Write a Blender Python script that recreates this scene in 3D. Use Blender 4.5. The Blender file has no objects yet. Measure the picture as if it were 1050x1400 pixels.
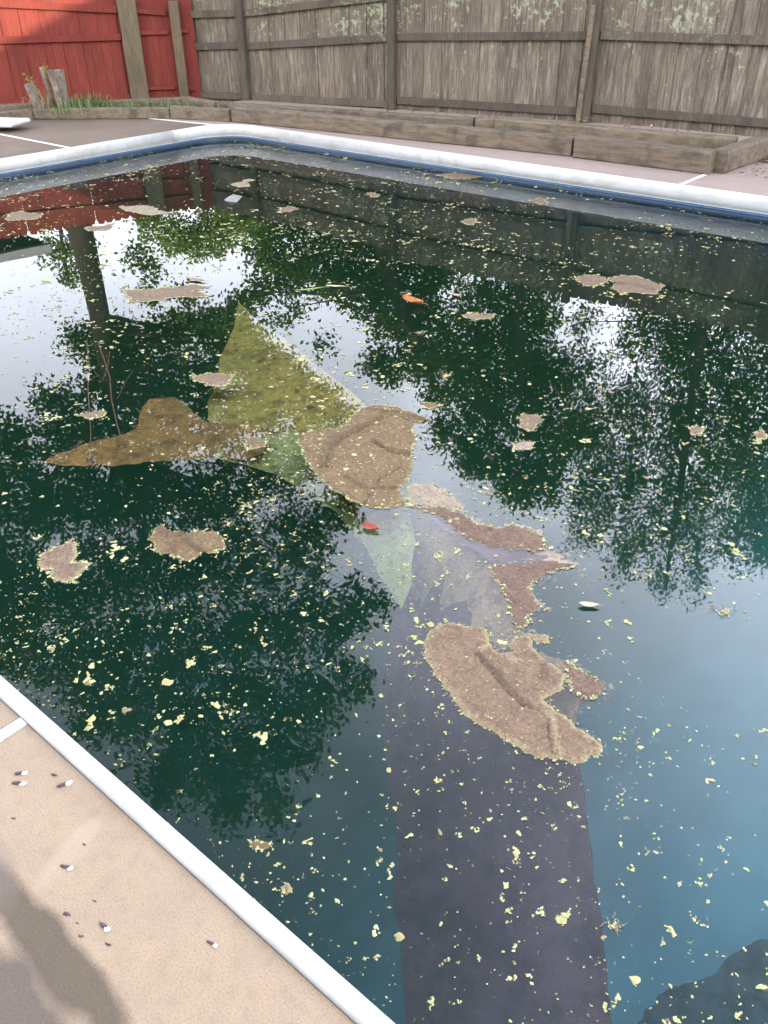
import bpy, bmesh, math, random
import numpy as np
from mathutils import Vector, Matrix, noise
from mathutils.geometry import delaunay_2d_cdt

S = bpy.context.scene
COL = S.collection
R = math.radians
random.seed(7)
rng = np.random.default_rng(7)

# ------------------------------------------------------------------ camera
F_PX, PITCH, ROLL, YAW = 1147.1, 0.57624, -0.012386, 0.71011
CAM = Vector((0.0, -0.5629, 1.55))
fw = Vector((-math.sin(YAW)*math.cos(PITCH), math.cos(YAW)*math.cos(PITCH), -math.sin(PITCH)))
rt0 = Vector((math.cos(YAW), math.sin(YAW), 0.0))
up0 = rt0.cross(fw)
rt = math.cos(ROLL)*rt0 + math.sin(ROLL)*up0
up = -math.sin(ROLL)*rt0 + math.cos(ROLL)*up0
cam_d = bpy.data.cameras.new('camera')
cam_d.sensor_fit = 'VERTICAL'; cam_d.sensor_height = 24.0
cam_d.lens = F_PX/1400*24.0
cam_d.clip_start = 0.05; cam_d.clip_end = 3000
cam = bpy.data.objects.new('camera', cam_d); COL.objects.link(cam)
M = Matrix((rt, up, -fw)).transposed().to_4x4(); M.translation = CAM
cam.matrix_world = M
S.camera = cam

# ------------------------------------------------------------------ world, sun, exposure
SUN_EL, SUN_AZ = R(14.0), math.atan2(-0.94, 0.35)       # towards the sun: behind the photographer
sun_dir = Vector((math.cos(SUN_EL)*math.cos(SUN_AZ), math.cos(SUN_EL)*math.sin(SUN_AZ), math.sin(SUN_EL)))
W = bpy.data.worlds.new('World'); S.world = W; W.use_nodes = True
nt = W.node_tree; nt.nodes.clear()
wo = nt.nodes.new('ShaderNodeOutputWorld'); bg = nt.nodes.new('ShaderNodeBackground')
sky = nt.nodes.new('ShaderNodeTexSky'); sky.sky_type = 'NISHITA'; sky.sun_disc = False
sky.sun_elevation = SUN_EL
sky.sun_rotation = math.atan2(sun_dir.x, sun_dir.y)
sky.air_density = 1.3; sky.dust_density = 3.0; sky.ozone_density = 1.0
tc = nt.nodes.new('ShaderNodeTexCoord')
cn = nt.nodes.new('ShaderNodeTexNoise'); cn.inputs['Scale'].default_value = 2.2; cn.inputs['Detail'].default_value = 6
cn.inputs['Roughness'].default_value = .55
cr = nt.nodes.new('ShaderNodeValToRGB')
cr.color_ramp.elements[0].position = .35; cr.color_ramp.elements[0].color = (.55, .55, .55, 1)
cr.color_ramp.elements[1].position = .72; cr.color_ramp.elements[1].color = (.95, .95, .95, 1)
mx = nt.nodes.new('ShaderNodeMix'); mx.data_type = 'RGBA'
SKY_CLOUD = (25.8, 26.6, 30.8, 1)
mx.inputs[7].default_value = SKY_CLOUD
nt.links.new(tc.outputs['Generated'], cn.inputs['Vector']); nt.links.new(cn.outputs['Fac'], cr.inputs['Fac'])
nt.links.new(cr.outputs['Color'], mx.inputs[0]); nt.links.new(sky.outputs[0], mx.inputs[6])
sp_ = nt.nodes.new('ShaderNodeSeparateXYZ'); nt.links.new(tc.outputs['Generated'], sp_.inputs[0])
er = nt.nodes.new('ShaderNodeValToRGB'); er.color_ramp.elements[0].position = .40; er.color_ramp.elements[0].color = (1, 1, 1, 1)
er.color_ramp.elements[1].position = .85; er.color_ramp.elements[1].color = (.27, .31, .38, 1)
nt.links.new(sp_.outputs['Z'], er.inputs['Fac'])
ml = nt.nodes.new('ShaderNodeMix'); ml.data_type = 'RGBA'; ml.blend_type = 'MULTIPLY'; ml.inputs[0].default_value = 1
nt.links.new(mx.outputs[2], ml.inputs[6]); nt.links.new(er.outputs['Color'], ml.inputs[7]); # a brighter bank of thin cloud high over the grey fence
vd = nt.nodes.new('ShaderNodeVectorMath'); vd.operation = 'DOT_PRODUCT'
_c = Vector((-math.sin(R(14))*math.cos(R(40)), math.cos(R(14))*math.cos(R(40)), math.sin(R(40))))
vd.inputs[1].default_value = _c; nt.links.new(tc.outputs['Generated'], vd.inputs[0])
cb = nt.nodes.new('ShaderNodeMath'); cb.operation = 'MULTIPLY_ADD'; cb.inputs[1].default_value = .30
nt.links.new(cn.outputs['Fac'], cb.inputs[0]); nt.links.new(vd.outputs['Value'], cb.inputs[2])
cbr = nt.nodes.new('ShaderNodeMapRange'); cbr.interpolation_type = 'SMOOTHSTEP'
cbr.inputs['From Min'].default_value = 1.00; cbr.inputs['From Max'].default_value = 1.17; cbr.inputs['To Min'].default_value = 1.0; cbr.inputs['To Max'].default_value = 2.3
nt.links.new(cb.outputs[0], cbr.inputs['Value'])
sv_ = nt.nodes.new('ShaderNodeVectorMath'); sv_.operation = 'SCALE'
nt.links.new(ml.outputs[2], sv_.inputs[0]); nt.links.new(cbr.outputs[0], sv_.inputs['Scale']); nt.links.new(sv_.outputs[0], bg.inputs['Color']); bg.inputs['Strength'].default_value = 0.13
nt.links.new(bg.outputs[0], wo.inputs[0])
sl = bpy.data.lights.new('sun', 'SUN'); sl.energy = 5.0; sl.angle = R(.55); sl.color = (1, .86, .68)
so = bpy.data.objects.new('sun', sl); COL.objects.link(so)
so.rotation_euler = sun_dir.to_track_quat('Z', 'Y').to_euler(); so.location = (6, -10, 12)
S.view_settings.view_transform = 'Standard'; S.view_settings.look = 'None'
S.view_settings.exposure = 1.36; S.view_settings.gamma = 1.0
S.view_settings.use_curve_mapping = False
try:
    S.cycles.use_denoising = True
    S.cycles.max_bounces = 10; S.cycles.transparent_max_bounces = 16
    S.cycles.volume_bounces = 1; S.cycles.transmission_bounces = 6
    S.cycles.caustics_reflective = False; S.cycles.caustics_refractive = False
except Exception:
    pass

WZ = -0.155        # water level (deck level is 0)
LX, WY = 8.51, 6.545

# ------------------------------------------------------------------ picture-to-place helpers
def ray(x, y):
    d = fw*F_PX + rt*(x-525) + up*(700-y)
    return d.normalized()
def onz(x, y, z=WZ):
    d = ray(x, y); t = (z-CAM.z)/d.z
    return CAM + d*t
MIR = Vector((CAM.x, CAM.y, 2*WZ-CAM.z))
def mirrored(x, y, D):
    """the place seen mirrored in the water at picture point (x, y), D metres along the ray"""
    d = ray(x, y); d = Vector((d.x, d.y, -d.z))
    return MIR + d*D

# ------------------------------------------------------------------ object helpers
def tag(o, label=None, cat=None, group=None, kind=None):
    if label: o['label'] = label
    if cat: o['category'] = cat
    if group: o['group'] = group
    if kind: o['kind'] = kind
    return o
def empty(name, loc=(0, 0, 0), label=None, cat=None, group=None, kind=None):
    o = bpy.data.objects.new(name, None); COL.objects.link(o); o.location = loc
    o.empty_display_size = .1
    return tag(o, label, cat, group, kind)
def link(name, me, parent=None, loc=None):
    o = bpy.data.objects.new(name, me); COL.objects.link(o)
    if parent is not None:
        o.parent = parent
        o.matrix_parent_inverse = Matrix.Translation(parent.location).inverted()
    if loc is not None: o.location = loc
    return o
def mesh_from(name, V, Fc, mat=None, smooth=False):
    me = bpy.data.meshes.new(name)
    me.from_pydata([tuple(v) for v in V], [], [tuple(f) for f in Fc]); me.update()
    if mat: me.materials.append(mat)
    if smooth: me.polygons.foreach_set('use_smooth', [True]*len(me.polygons))
    return me
def mesh_np(name, V, Fc, mat, smooth=False):
    """V (n,3), Fc (m,k) arrays"""
    me = bpy.data.meshes.new(name); V = np.asarray(V, np.float32); Fc = np.asarray(Fc, np.int32)
    m, k = Fc.shape
    me.vertices.add(len(V)); me.vertices.foreach_set('co', V.ravel())
    me.loops.add(m*k); me.loops.foreach_set('vertex_index', Fc.ravel())
    me.polygons.add(m); me.polygons.foreach_set('loop_start', np.arange(0, m*k, k, dtype=np.int32))
    if smooth: me.polygons.foreach_set('use_smooth', np.ones(m, bool))
    me.update(calc_edges=True); me.validate()
    if mat: me.materials.append(mat)
    return me
def bm_mesh(name, bm, mat, smooth=False):
    me = bpy.data.meshes.new(name); bm.normal_update(); bm.to_mesh(me); bm.free()
    if mat: me.materials.append(mat)
    if smooth: me.polygons.foreach_set('use_smooth', [True]*len(me.polygons))
    return me
def add_box(bm, c, s, rot=None, bevel=0):
    r = bmesh.ops.create_cube(bm, size=1.0)
    vs = r['verts']
    bmesh.ops.scale(bm, vec=s, verts=vs)
    if bevel:
        es = list({e for v in vs for e in v.link_edges})
        rr = bmesh.ops.bevel(bm, geom=es, offset=bevel, segments=1, affect='EDGES')
        vs = list({v for f in rr['faces'] for v in f.verts} | {v for v in vs if v.is_valid})
    if rot is not None: bmesh.ops.rotate(bm, cent=(0, 0, 0), matrix=rot, verts=vs)
    bmesh.ops.translate(bm, vec=c, verts=vs)
    return vs
def box_me(name, c, s, mat, rot=None, bevel=0):
    bm = bmesh.new(); add_box(bm, c, s, rot, bevel); return bm_mesh(name, bm, mat)
def tube_arrays(pts, rads, n=8, jitter=0.0):
    V = []; Fc = []
    for i, p in enumerate(pts):
        a = pts[max(0, i-1)]; b = pts[min(len(pts)-1, i+1)]
        t = (Vector(b)-Vector(a)).normalized()
        u = t.cross(Vector((0, 0, 1)) if abs(t.z) < .9 else Vector((1, 0, 0))).normalized(); w = t.cross(u)
        for k in range(n):
            an = 2*math.pi*k/n; r = rads[i]*(1+random.uniform(-jitter, jitter))
            V.append(Vector(p)+u*math.cos(an)*r+w*math.sin(an)*r)
    for i in range(len(pts)-1):
        for k in range(n):
            a = i*n+k; b = i*n+(k+1) % n
            Fc.append((a, b, b+n, a+n))
    return V, Fc
def join_arrays(parts):
    V = []; Fc = []
    for v, f in parts:
        o = len(V); V += list(v); Fc += [tuple(i+o for i in q) for q in f]
    return V, Fc

# ------------------------------------------------------------------ materials
def new_mat(name):
    m = bpy.data.materials.new(name); m.use_nodes = True
    n = m.node_tree; b = n.nodes['Principled BSDF']
    return m, n, b
def N(n, t, **kw):
    x = n.nodes.new(t)
    for k, v in kw.items(): setattr(x, k, v)
    return x
def ramp(n, src, stops):
    c = n.nodes.new('ShaderNodeValToRGB'); e = c.color_ramp.elements
    while len(e) < len(stops): e.new(.5)
    for i, (p, col) in enumerate(stops):
        e[i].position = p; e[i].color = (*col, 1) if len(col) == 3 else col
    n.links.new(src, c.inputs['Fac']); return c.outputs['Color']
def mixc(n, fac, a, b, mode='MIX'):
    x = n.nodes.new('ShaderNodeMix'); x.data_type = 'RGBA'; x.blend_type = mode
    for s, v in ((0, fac), (6, a), (7, b)):
        if hasattr(v, 'default_value'): n.links.new(v, x.inputs[s])
        elif s == 0: x.inputs[0].default_value = v
        else: x.inputs[s].default_value = (*v, 1)
    return x.outputs[2]
def noise_t(n, vec, scale, detail=4, rough=.55, dist=0):
    x = n.nodes.new('ShaderNodeTexNoise'); x.inputs['Scale'].default_value = scale
    x.inputs['Detail'].default_value = detail; x.inputs['Roughness'].default_value = rough
    x.inputs['Distortion'].default_value = dist
    n.links.new(vec, x.inputs['Vector']); return x.outputs['Fac']
def pos(n, scale=(1, 1, 1), rot=(0, 0, 0), loc=(0, 0, 0), src='Position'):
    if src == 'Position': g = n.nodes.new('ShaderNodeNewGeometry').outputs['Position']
    else: g = n.nodes.new('ShaderNodeTexCoord').outputs[src]
    m = n.nodes.new('ShaderNodeMapping'); m.inputs['Scale'].default_value = scale
    m.inputs['Rotation'].default_value = rot; m.inputs['Location'].default_value = loc
    n.links.new(g, m.inputs['Vector']); return m.outputs[0]
def bump(n, b, h, strength=.3, dist=.01):
    x = n.nodes.new('ShaderNodeBump'); x.inputs['Strength'].default_value = strength
    x.inputs['Distance'].default_value = dist
    n.links.new(h, x.inputs['Height']); n.links.new(x.outputs[0], b.inputs['Normal']); return x

def mat_simple(name, col, rough=.6, var=.15, scale=30, bmp=.2, spec=.3):
    m, n, b = new_mat(name)
    f = noise_t(n, pos(n), scale, 5)
    lo = tuple(c*(1-var) for c in col); hi = tuple(min(1, c*(1+var)) for c in col)
    n.links.new(ramp(n, f, [(.3, lo), (.7, hi)]), b.inputs['Base Color'])
    b.inputs['Roughness'].default_value = rough; b.inputs['Specular IOR Level'].default_value = spec
    if bmp: bump(n, b, f, bmp, .004)
    return m

def mat_fence(name, c1, c2, dark, lichen=0.0, ang=0.0, streak=.5, pale=None):
    m, n, b = new_mat(name)
    # board-to-board variation
    oi = n.nodes.new('ShaderNodeObjectInfo').outputs['Random']
    base = mixc(n, oi, c1, c2)
    f1 = noise_t(n, pos(n, (1, 1, .045), (0, 0, ang)), 95, 6, .65)
    base = mixc(n, ramp(n, f1, [(.42, (0, 0, 0)), (.58, (streak,)*3)]), base, dark)
    f2 = noise_t(n, pos(n, (1, 1, .35), (0, 0, ang)), 3.2, 4, .6)
    base = mixc(n, ramp(n, f2, [(.45, (0, 0, 0)), (.70, (.55,)*3)]), base, dark)
    if pale:
        f4 = noise_t(n, pos(n, (1, 1, .12), (0, 0, ang), (3, 1, 2)), 22, 6, .75)
        base = mixc(n, ramp(n, f4, [(.55, (0, 0, 0)), (.66, (.75,)*3)]), base, pale)
    if lichen:
        big = noise_t(n, pos(n, (1, 1, 1.3), (0, 0, 0), (5.1, 2.2, .7)), 1.3, 3, .5)
        fine = noise_t(n, pos(n), 17, 8, .68)
        sep = n.nodes.new('ShaderNodeSeparateXYZ'); n.links.new(n.nodes.new('ShaderNodeNewGeometry').outputs['Position'], sep.inputs[0])
        hz = ramp(n, sep.outputs['Z'], [(.55, (.25,)*3), (1.0, (1, 1, 1))])
        a = n.nodes.new('ShaderNodeMath'); a.operation = 'MULTIPLY'
        n.links.new(ramp(n, big, [(.42, (0, 0, 0)), (.60, (1, 1, 1))]), a.inputs[0]); n.links.new(hz, a.inputs[1])
        t = n.nodes.new('ShaderNodeMath'); t.operation = 'MULTIPLY_ADD'; t.inputs[1].default_value = .17; 
        n.links.new(a.outputs[0], t.inputs[0]); n.links.new(fine, t.inputs[2])
        mask = ramp(n, t.outputs[0], [(.655, (0, 0, 0)), (.73, (lichen*.75,)*3)])
        base = mixc(n, mask, base, (.29, .32, .20))
        mask2 = ramp(n, fine, [(.715, (0, 0, 0)), (.735, (lichen,)*3)])
        base = mixc(n, mask2, base, (.33, .33, .25))
    n.links.new(base, b.inputs['Base Color'])
    b.inputs['Roughness'].default_value = .85; b.inputs['Specular IOR Level'].default_value = .2
    bump(n, b, f1, .5, .006)
    return m
FA_G = math.atan2(9.55-8.0, 7.7)
FA_R = math.atan2(2.0, 1.7)
m_grey = mat_fence('weathered_grey_boards', (.205, .165, .118), (.138, .108, .078), (.042, .035, .025), 1.0, -FA_G, .6, (.25, .23, .175))
m_greyrail = mat_fence('weathered_rails', (.12, .098, .068), (.09, .075, .055), (.035, .028, .02), .5, 0, .5)
m_greypost = mat_fence('weathered_posts', (.105, .088, .062), (.08, .066, .048), (.035, .028, .02), .0, 0, .6)
m_redb = mat_fence('red_stained_boards', (.20, .040, .026), (.16, .031, .021), (.085, .017, .012), 0, 0, .55)
m_redrail = mat_fence('red_stained_rail', (.18, .036, .024), (.16, .031, .021), (.085, .016, .011), 0, 0, .5)
m_tanpost = mat_fence('treated_timber_posts', (0.162, 0.128, 0.072), (0.128, 0.098, 0.060), (0.060, 0.047, 0.030), 0, 0, .6)
def mat_timber(name, c1, c2, dark, ang):
    m, n, b = new_mat(name)
    oi = n.nodes.new('ShaderNodeObjectInfo').outputs['Random']
    base = mixc(n, oi, c1, c2)
    f = noise_t(n, pos(n, (.12, 1, 1), (0, 0, -ang)), 30, 6, .65)
    base = mixc(n, ramp(n, f, [(.42, (0, 0, 0)), (.62, (.6,)*3)]), base, dark)
    f2 = noise_t(n, pos(n), 4.5, 5, .65)
    base = mixc(n, ramp(n, f2, [(.5, (0, 0, 0)), (.66, (.8,)*3)]), base, dark)
    f3 = noise_t(n, pos(n, loc=(4, 4, 4)), 7, 5, .65)
    base = mixc(n, ramp(n, f3, [(.52, (0, 0, 0)), (.7, (.4,)*3)]), base, (.15, .14, .085))
    n.links.new(base, b.inputs['Base Color']); b.inputs['Roughness'].default_value = .9
    bump(n, b, f, .6, .008)
    return m
m_timber = mat_timber('landscape_timber', (.175, .130, .078), (.13, .097, .060), (.048, .035, .024), .15)

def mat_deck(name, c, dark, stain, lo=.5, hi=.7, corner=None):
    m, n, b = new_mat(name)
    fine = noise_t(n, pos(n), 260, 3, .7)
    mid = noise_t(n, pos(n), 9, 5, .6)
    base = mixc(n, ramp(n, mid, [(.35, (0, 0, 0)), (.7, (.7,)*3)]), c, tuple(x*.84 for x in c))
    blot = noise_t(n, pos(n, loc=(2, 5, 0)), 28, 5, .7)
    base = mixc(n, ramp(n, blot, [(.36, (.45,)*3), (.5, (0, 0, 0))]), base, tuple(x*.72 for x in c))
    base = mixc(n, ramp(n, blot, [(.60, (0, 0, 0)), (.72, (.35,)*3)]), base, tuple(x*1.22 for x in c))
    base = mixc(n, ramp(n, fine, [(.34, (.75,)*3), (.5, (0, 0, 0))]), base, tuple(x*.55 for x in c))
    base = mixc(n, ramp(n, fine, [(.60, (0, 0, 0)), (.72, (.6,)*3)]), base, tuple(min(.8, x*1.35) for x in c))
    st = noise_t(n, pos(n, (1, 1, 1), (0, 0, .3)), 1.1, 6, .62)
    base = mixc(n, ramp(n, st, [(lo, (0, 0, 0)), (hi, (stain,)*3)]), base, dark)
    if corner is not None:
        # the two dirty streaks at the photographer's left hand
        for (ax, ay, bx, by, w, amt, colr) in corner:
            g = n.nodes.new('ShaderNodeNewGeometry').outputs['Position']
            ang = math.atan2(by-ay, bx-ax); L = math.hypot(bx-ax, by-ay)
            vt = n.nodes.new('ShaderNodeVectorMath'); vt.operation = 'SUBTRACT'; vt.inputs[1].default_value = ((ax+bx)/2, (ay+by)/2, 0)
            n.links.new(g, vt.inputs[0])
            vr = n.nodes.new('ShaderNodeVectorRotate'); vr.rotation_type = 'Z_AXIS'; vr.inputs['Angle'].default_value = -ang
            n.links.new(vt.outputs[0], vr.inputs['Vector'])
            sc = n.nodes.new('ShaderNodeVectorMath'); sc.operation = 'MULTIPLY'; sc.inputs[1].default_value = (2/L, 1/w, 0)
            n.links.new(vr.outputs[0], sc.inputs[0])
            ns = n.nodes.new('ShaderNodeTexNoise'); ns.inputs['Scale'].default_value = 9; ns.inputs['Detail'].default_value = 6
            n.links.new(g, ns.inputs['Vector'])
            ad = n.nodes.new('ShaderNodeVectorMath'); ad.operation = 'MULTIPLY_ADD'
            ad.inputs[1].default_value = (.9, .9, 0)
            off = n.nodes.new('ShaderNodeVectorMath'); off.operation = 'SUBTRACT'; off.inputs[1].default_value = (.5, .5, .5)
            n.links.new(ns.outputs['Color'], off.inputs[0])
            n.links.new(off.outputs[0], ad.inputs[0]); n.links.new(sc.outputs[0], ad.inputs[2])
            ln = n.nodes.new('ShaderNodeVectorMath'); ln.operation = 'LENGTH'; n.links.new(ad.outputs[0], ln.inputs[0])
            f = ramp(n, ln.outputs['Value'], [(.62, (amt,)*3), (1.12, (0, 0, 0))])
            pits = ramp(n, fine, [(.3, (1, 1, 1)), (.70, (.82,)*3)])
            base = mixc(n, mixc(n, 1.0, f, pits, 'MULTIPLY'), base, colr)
    n.links.new(base, b.inputs['Base Color'])
    b.inputs['Roughness'].default_value = .8; b.inputs['Specular IOR Level'].default_value = .35
    bump(n, b, fine, .35, .004)
    return m

# ------------------------------------------------------------------ ground
m_lawn = mat_simple('ground_soil', (.085, .075, .045), .95, .5, 6, .3)
bm = bmesh.new()
bmesh.ops.create_grid(bm, x_segments=2, y_segments=2, size=400)
for f in [f for f in bm.faces]: pass
bm.free()
# a sheet with a hole where the pool and its deck are
def ring_sheet(name, outer, inner, z, mat):
    V = [(x, y, z) for x, y in outer]+[(x, y, z) for x, y in inner]
    Fc = [(0, 1, 5, 4), (1, 2, 6, 5), (2, 3, 7, 6), (3, 0, 4, 7)]
    return mesh_from(name, V, Fc, mat)
g = link('ground', ring_sheet('ground', [(-600, -600), (600, -600), (600, 600), (-600, 600)],
                              [(-8.9, -.4), (5.4, -.4), (5.4, 6.95), (-8.9, 6.95)], -.045, m_lawn))
tag(g, 'bare soil and lawn around the pool deck', kind='structure')

# ------------------------------------------------------------------ deck slabs
PX1 = 4.9         # far (unseen) end of the pool
CW = 0.034
RC = .45
def arc(cx, cy, r, a0, a1, n=10):
    return [(cx+r*math.cos(a0+(a1-a0)*i/n), cy+r*math.sin(a0+(a1-a0)*i/n)) for i in range(n+1)]
D0 = onz(35, 985, 0); JX = -1.63
st = [onz(20, 1270, 0), onz(150, 1400, 0), onz(-30, 1330, 0), onz(60, 1400, 0)]
streaks = []
def strk(a, b, w, amt, c):
    A = onz(*a, 0); B = onz(*b, 0); return (A.x, A.y, B.x, B.y, w, amt, c)
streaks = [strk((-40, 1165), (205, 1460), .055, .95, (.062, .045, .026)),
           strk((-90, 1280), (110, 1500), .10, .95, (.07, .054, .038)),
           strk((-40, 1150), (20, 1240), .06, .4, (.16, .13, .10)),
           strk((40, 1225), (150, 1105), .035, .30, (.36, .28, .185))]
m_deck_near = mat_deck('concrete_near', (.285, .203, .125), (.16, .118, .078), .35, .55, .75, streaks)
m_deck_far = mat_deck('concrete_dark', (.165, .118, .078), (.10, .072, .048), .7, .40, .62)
m_deck_right = mat_deck('concrete_pink', (.33, .25, .20), (.22, .165, .13), .45, .5, .72)
m_joint = mat_simple('white_joint_strip', (.70, .69, .66), .5, .12, 60, .1)
deck = empty('pool_deck', (0, 0, 0), 'concrete pool deck poured in slabs around the water', kind='structure')
def slab(pts, mat, z=0.0, th=.12):
    n = len(pts)
    bm = bmesh.new()
    top = [bm.verts.new((x, y, z)) for x, y in pts]
    f = bm.faces.new(top); bm.normal_update()
    if f.normal.z < 0: f.normal_flip()
    r = bmesh.ops.extrude_face_region(bm, geom=[f])
    vs = [v for v in r['geom'] if isinstance(v, bmesh.types.BMVert)]
    # extruded copy becomes the top; drop the original
    bmesh.ops.translate(bm, vec=(0, 0, -th), verts=top)
    bmesh.ops.recalc_face_normals(bm, faces=bm.faces)
    es = [e for e in bm.edges if all(abs(v.co.z-z) < 1e-6 for v in e.verts)]
    bmesh.ops.bevel(bm, geom=es, offset=.006, segments=2, affect='EDGES')
    return link('slab', bm_mesh('slab', bm, mat), deck)
gq = .007
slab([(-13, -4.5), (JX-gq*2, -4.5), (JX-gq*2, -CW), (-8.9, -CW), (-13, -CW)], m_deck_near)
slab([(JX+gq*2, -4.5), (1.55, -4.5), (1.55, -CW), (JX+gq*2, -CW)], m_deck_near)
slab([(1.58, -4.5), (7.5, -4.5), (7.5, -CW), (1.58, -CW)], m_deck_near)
EX = -LX-CW
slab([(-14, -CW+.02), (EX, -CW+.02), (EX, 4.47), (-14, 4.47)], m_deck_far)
c_out = arc(-LX+RC, WY-RC, RC+CW, math.pi, math.pi/2, 12)
dj0 = (-8.42, 6.47); 
ca = [q for q in c_out if True]
k = 5
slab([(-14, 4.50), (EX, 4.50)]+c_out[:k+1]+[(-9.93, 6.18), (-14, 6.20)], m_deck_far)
slab([(-9.95, 6.20)]+c_out[k:]+[(-2.90, WY+CW), (-2.90, 9.3), (-9.95, 9.3)], m_deck_right)
slab([(-2.87, WY+CW), (7.5, WY+CW), (7.5, 9.3), (-2.87, 9.3)], m_deck_right)
def strip(a, b, w, z, name='joint_strip', mat=m_joint, h=.03, wob=.0):
    a = Vector((*a, 0)); b = Vector((*b, 0)); d = (b-a).normalized(); nrm = Vector((-d.y, d.x, 0))
    K = 14; V = []; Fc = []
    for i in range(K+1):
        p = a.lerp(b, i/K); ww = w/2*(1+random.uniform(-wob, wob)); w2 = w/2*(1+random.uniform(-wob, wob))
        V += [p+nrm*ww+Vector((0, 0, z)), p-nrm*w2+Vector((0, 0, z)), p+nrm*ww+Vector((0, 0, z-h)), p-nrm*w2+Vector((0, 0, z-h))]
    for i in range(K):
        o = i*4; Fc += [(o, o+4, o+5, o+1), (o, o+2, o+6, o+4), (o+1, o+5, o+7, o+3)]
    Fc += [(0, 1, 3, 2), (K*4, K*4+2, K*4+3, K*4+1)]
    return link(name, mesh_from(name, V, Fc, mat), deck)
strip((JX, -.04), (JX, -4.5), .034, .003, wob=.25)
strip((1.565, -.04), (1.565, -4.5), .034, .003, wob=.2)
strip((EX-.005, 4.485), (-14, 4.485), .03, .003, wob=.15)
strip((c_out[k][0]-.005, c_out[k][1]+.005), (-9.94, 6.19), .03, .004, wob=.15)
strip((-2.885, WY+CW+.002), (-2.885, 9.3), .034, .003, wob=.15)

# ------------------------------------------------------------------ pool shell, liner, coping
def pool_outline(off=0.0, rc=RC, n=10):
    """plan outline, water side of the coping, moved outwards by off; runs counter-clockwise"""
    o = off
    P = [(PX1+o, 0-o), (PX1+o, WY+o)]
    P += arc(-LX+rc, WY-rc, rc+o, math.pi/2, math.pi, n)
    P += arc(-LX+rc, rc, rc+o, math.pi, 1.5*math.pi, n)
    return P
pool = empty('swimming_pool', (0, 0, 0), 'neglected vinyl lined swimming pool with white rounded coping', 'pool')
m_white = None
m_white, n_, b_ = new_mat('white_coping')
f_ = noise_t(n_, pos(n_, (1, 1, 1)), 5, 6, .6)
dirt_ = ramp(n_, f_, [(.46, (0, 0, 0)), (.72, (.6,)*3)])
n_.links.new(mixc(n_, dirt_, (.50, .50, .465), (.30, .285, .22)), b_.inputs['Base Color'])
b_.inputs['Roughness'].default_value = .42
bump(n_, b_, noise_t(n_, pos(n_), 60, 3), .08, .002)
m_liner, n_, b_ = new_mat('blue_liner')
sep = n_.nodes.new('ShaderNodeSeparateXYZ'); n_.links.new(n_.nodes.new('ShaderNodeNewGeometry').outputs['Position'], sep.inputs[0])
rz = n_.nodes.new('ShaderNodeMapRange'); rz.inputs['From Min'].default_value = -.40; rz.inputs['From Max'].default_value = -.05
n_.links.new(sep.outputs['Z'], rz.inputs['Value'])
shaded_bands = ramp(n_, rz.outputs[0], [(0, (.06, .17, .27)), (.56, (.05, .13, .22)), (.67, (.02, .042, .07)), (.75, (.03, .07, .12)), (.785, (.09, .18, .29)), (.81, (.022, .05, .09)), (1, (.02, .045, .08))])  # liner blues, with shade under the coping and a thin highlight painted in
gr = noise_t(n_, pos(n_), 14, 5, .65)
shaded_bands = mixc(n_, ramp(n_, gr, [(.5, (0, 0, 0)), (.62, (.7,)*3)]), shaded_bands, (.06, .075, .045))
n_.links.new(shaded_bands, b_.inputs['Base Color']); b_.inputs['Roughness'].default_value = .35
m_floor = mat_simple('blue_pool_floor', (.27, .38, .50), .6, .2, 3, 0)

# coping: profile (off outwards, z) swept along runs
PROF = [(.036, -.03), (.036, .010), (.030, .016), (.012, .016), (.000, .008), (-.009, -.008), (-.013, -.030), (-.012, -.060), (-.007, -.078), (.000, -.090), (.012, -.096), (.012, -.120)]
def sweep(path, name, mat, parent, prof=PROF, closed_caps=True):
    V = []; Fc = []; m = len(prof)
    for i, p in enumerate(path):
        a = Vector(path[max(0, i-1)]); b = Vector(path[min(len(path)-1, i+1)]); t = (b-a).normalized()
        nr = Vector((t.y, -t.x))           # outwards for a counter-clockwise path
        mi = 1.0
        for o, z in prof: V.append((p[0]+nr.x*o, p[1]+nr.y*o, z))
    for i in range(len(path)-1):
        for j in range(m-1):
            a = i*m+j; Fc.append((a, a+1, a+1+m, a+m))
    if closed_caps:
        Fc.append(tuple(range(m))[::-1]); Fc.append(tuple((len(path)-1)*m+j for j in range(m)))
    me = mesh_from(name, V, Fc, mat)
    for pl in me.polygons: pl.use_smooth = len(pl.vertices) == 4
    return link(name, me, parent)
def seg(a, b, K=2):
    return [(a[0]+(b[0]-a[0])*i/K, a[1]+(b[1]-a[1])*i/K) for i in range(K+1)]
e = .0012
runs = [seg((PX1, WY), (-1.3+e, WY)), seg((-1.3-e, WY), (-7.61+e, WY)),
        [(-7.61-e, WY)]+arc(-LX+RC, WY-RC, RC, math.pi/2, math.pi, 14)+[(-LX, 5.75+e)],
        seg((-LX, 5.75-e), (-LX, 3.1+e)), seg((-LX, 3.1-e), (-LX, .8)),
        [(-LX, .8-e)]+arc(-LX+RC, RC, RC, math.pi, 1.5*math.pi, 14)+[(-7.6, 0)],
        seg((-7.6+e, 0), (-3.95-e, 0)), seg((-3.95+e, 0), (-.3, 0)), seg((-.3+e, 0), (3.3, 0)), seg((3.3+e, 0), (PX1, 0))]
for r_ in runs: sweep(r_, 'coping_strip', m_white, pool)
# end beyond the frame
sweep(seg((PX1+.001, 0), (PX1+.001, WY)), 'coping_strip', m_white, pool)
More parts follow.
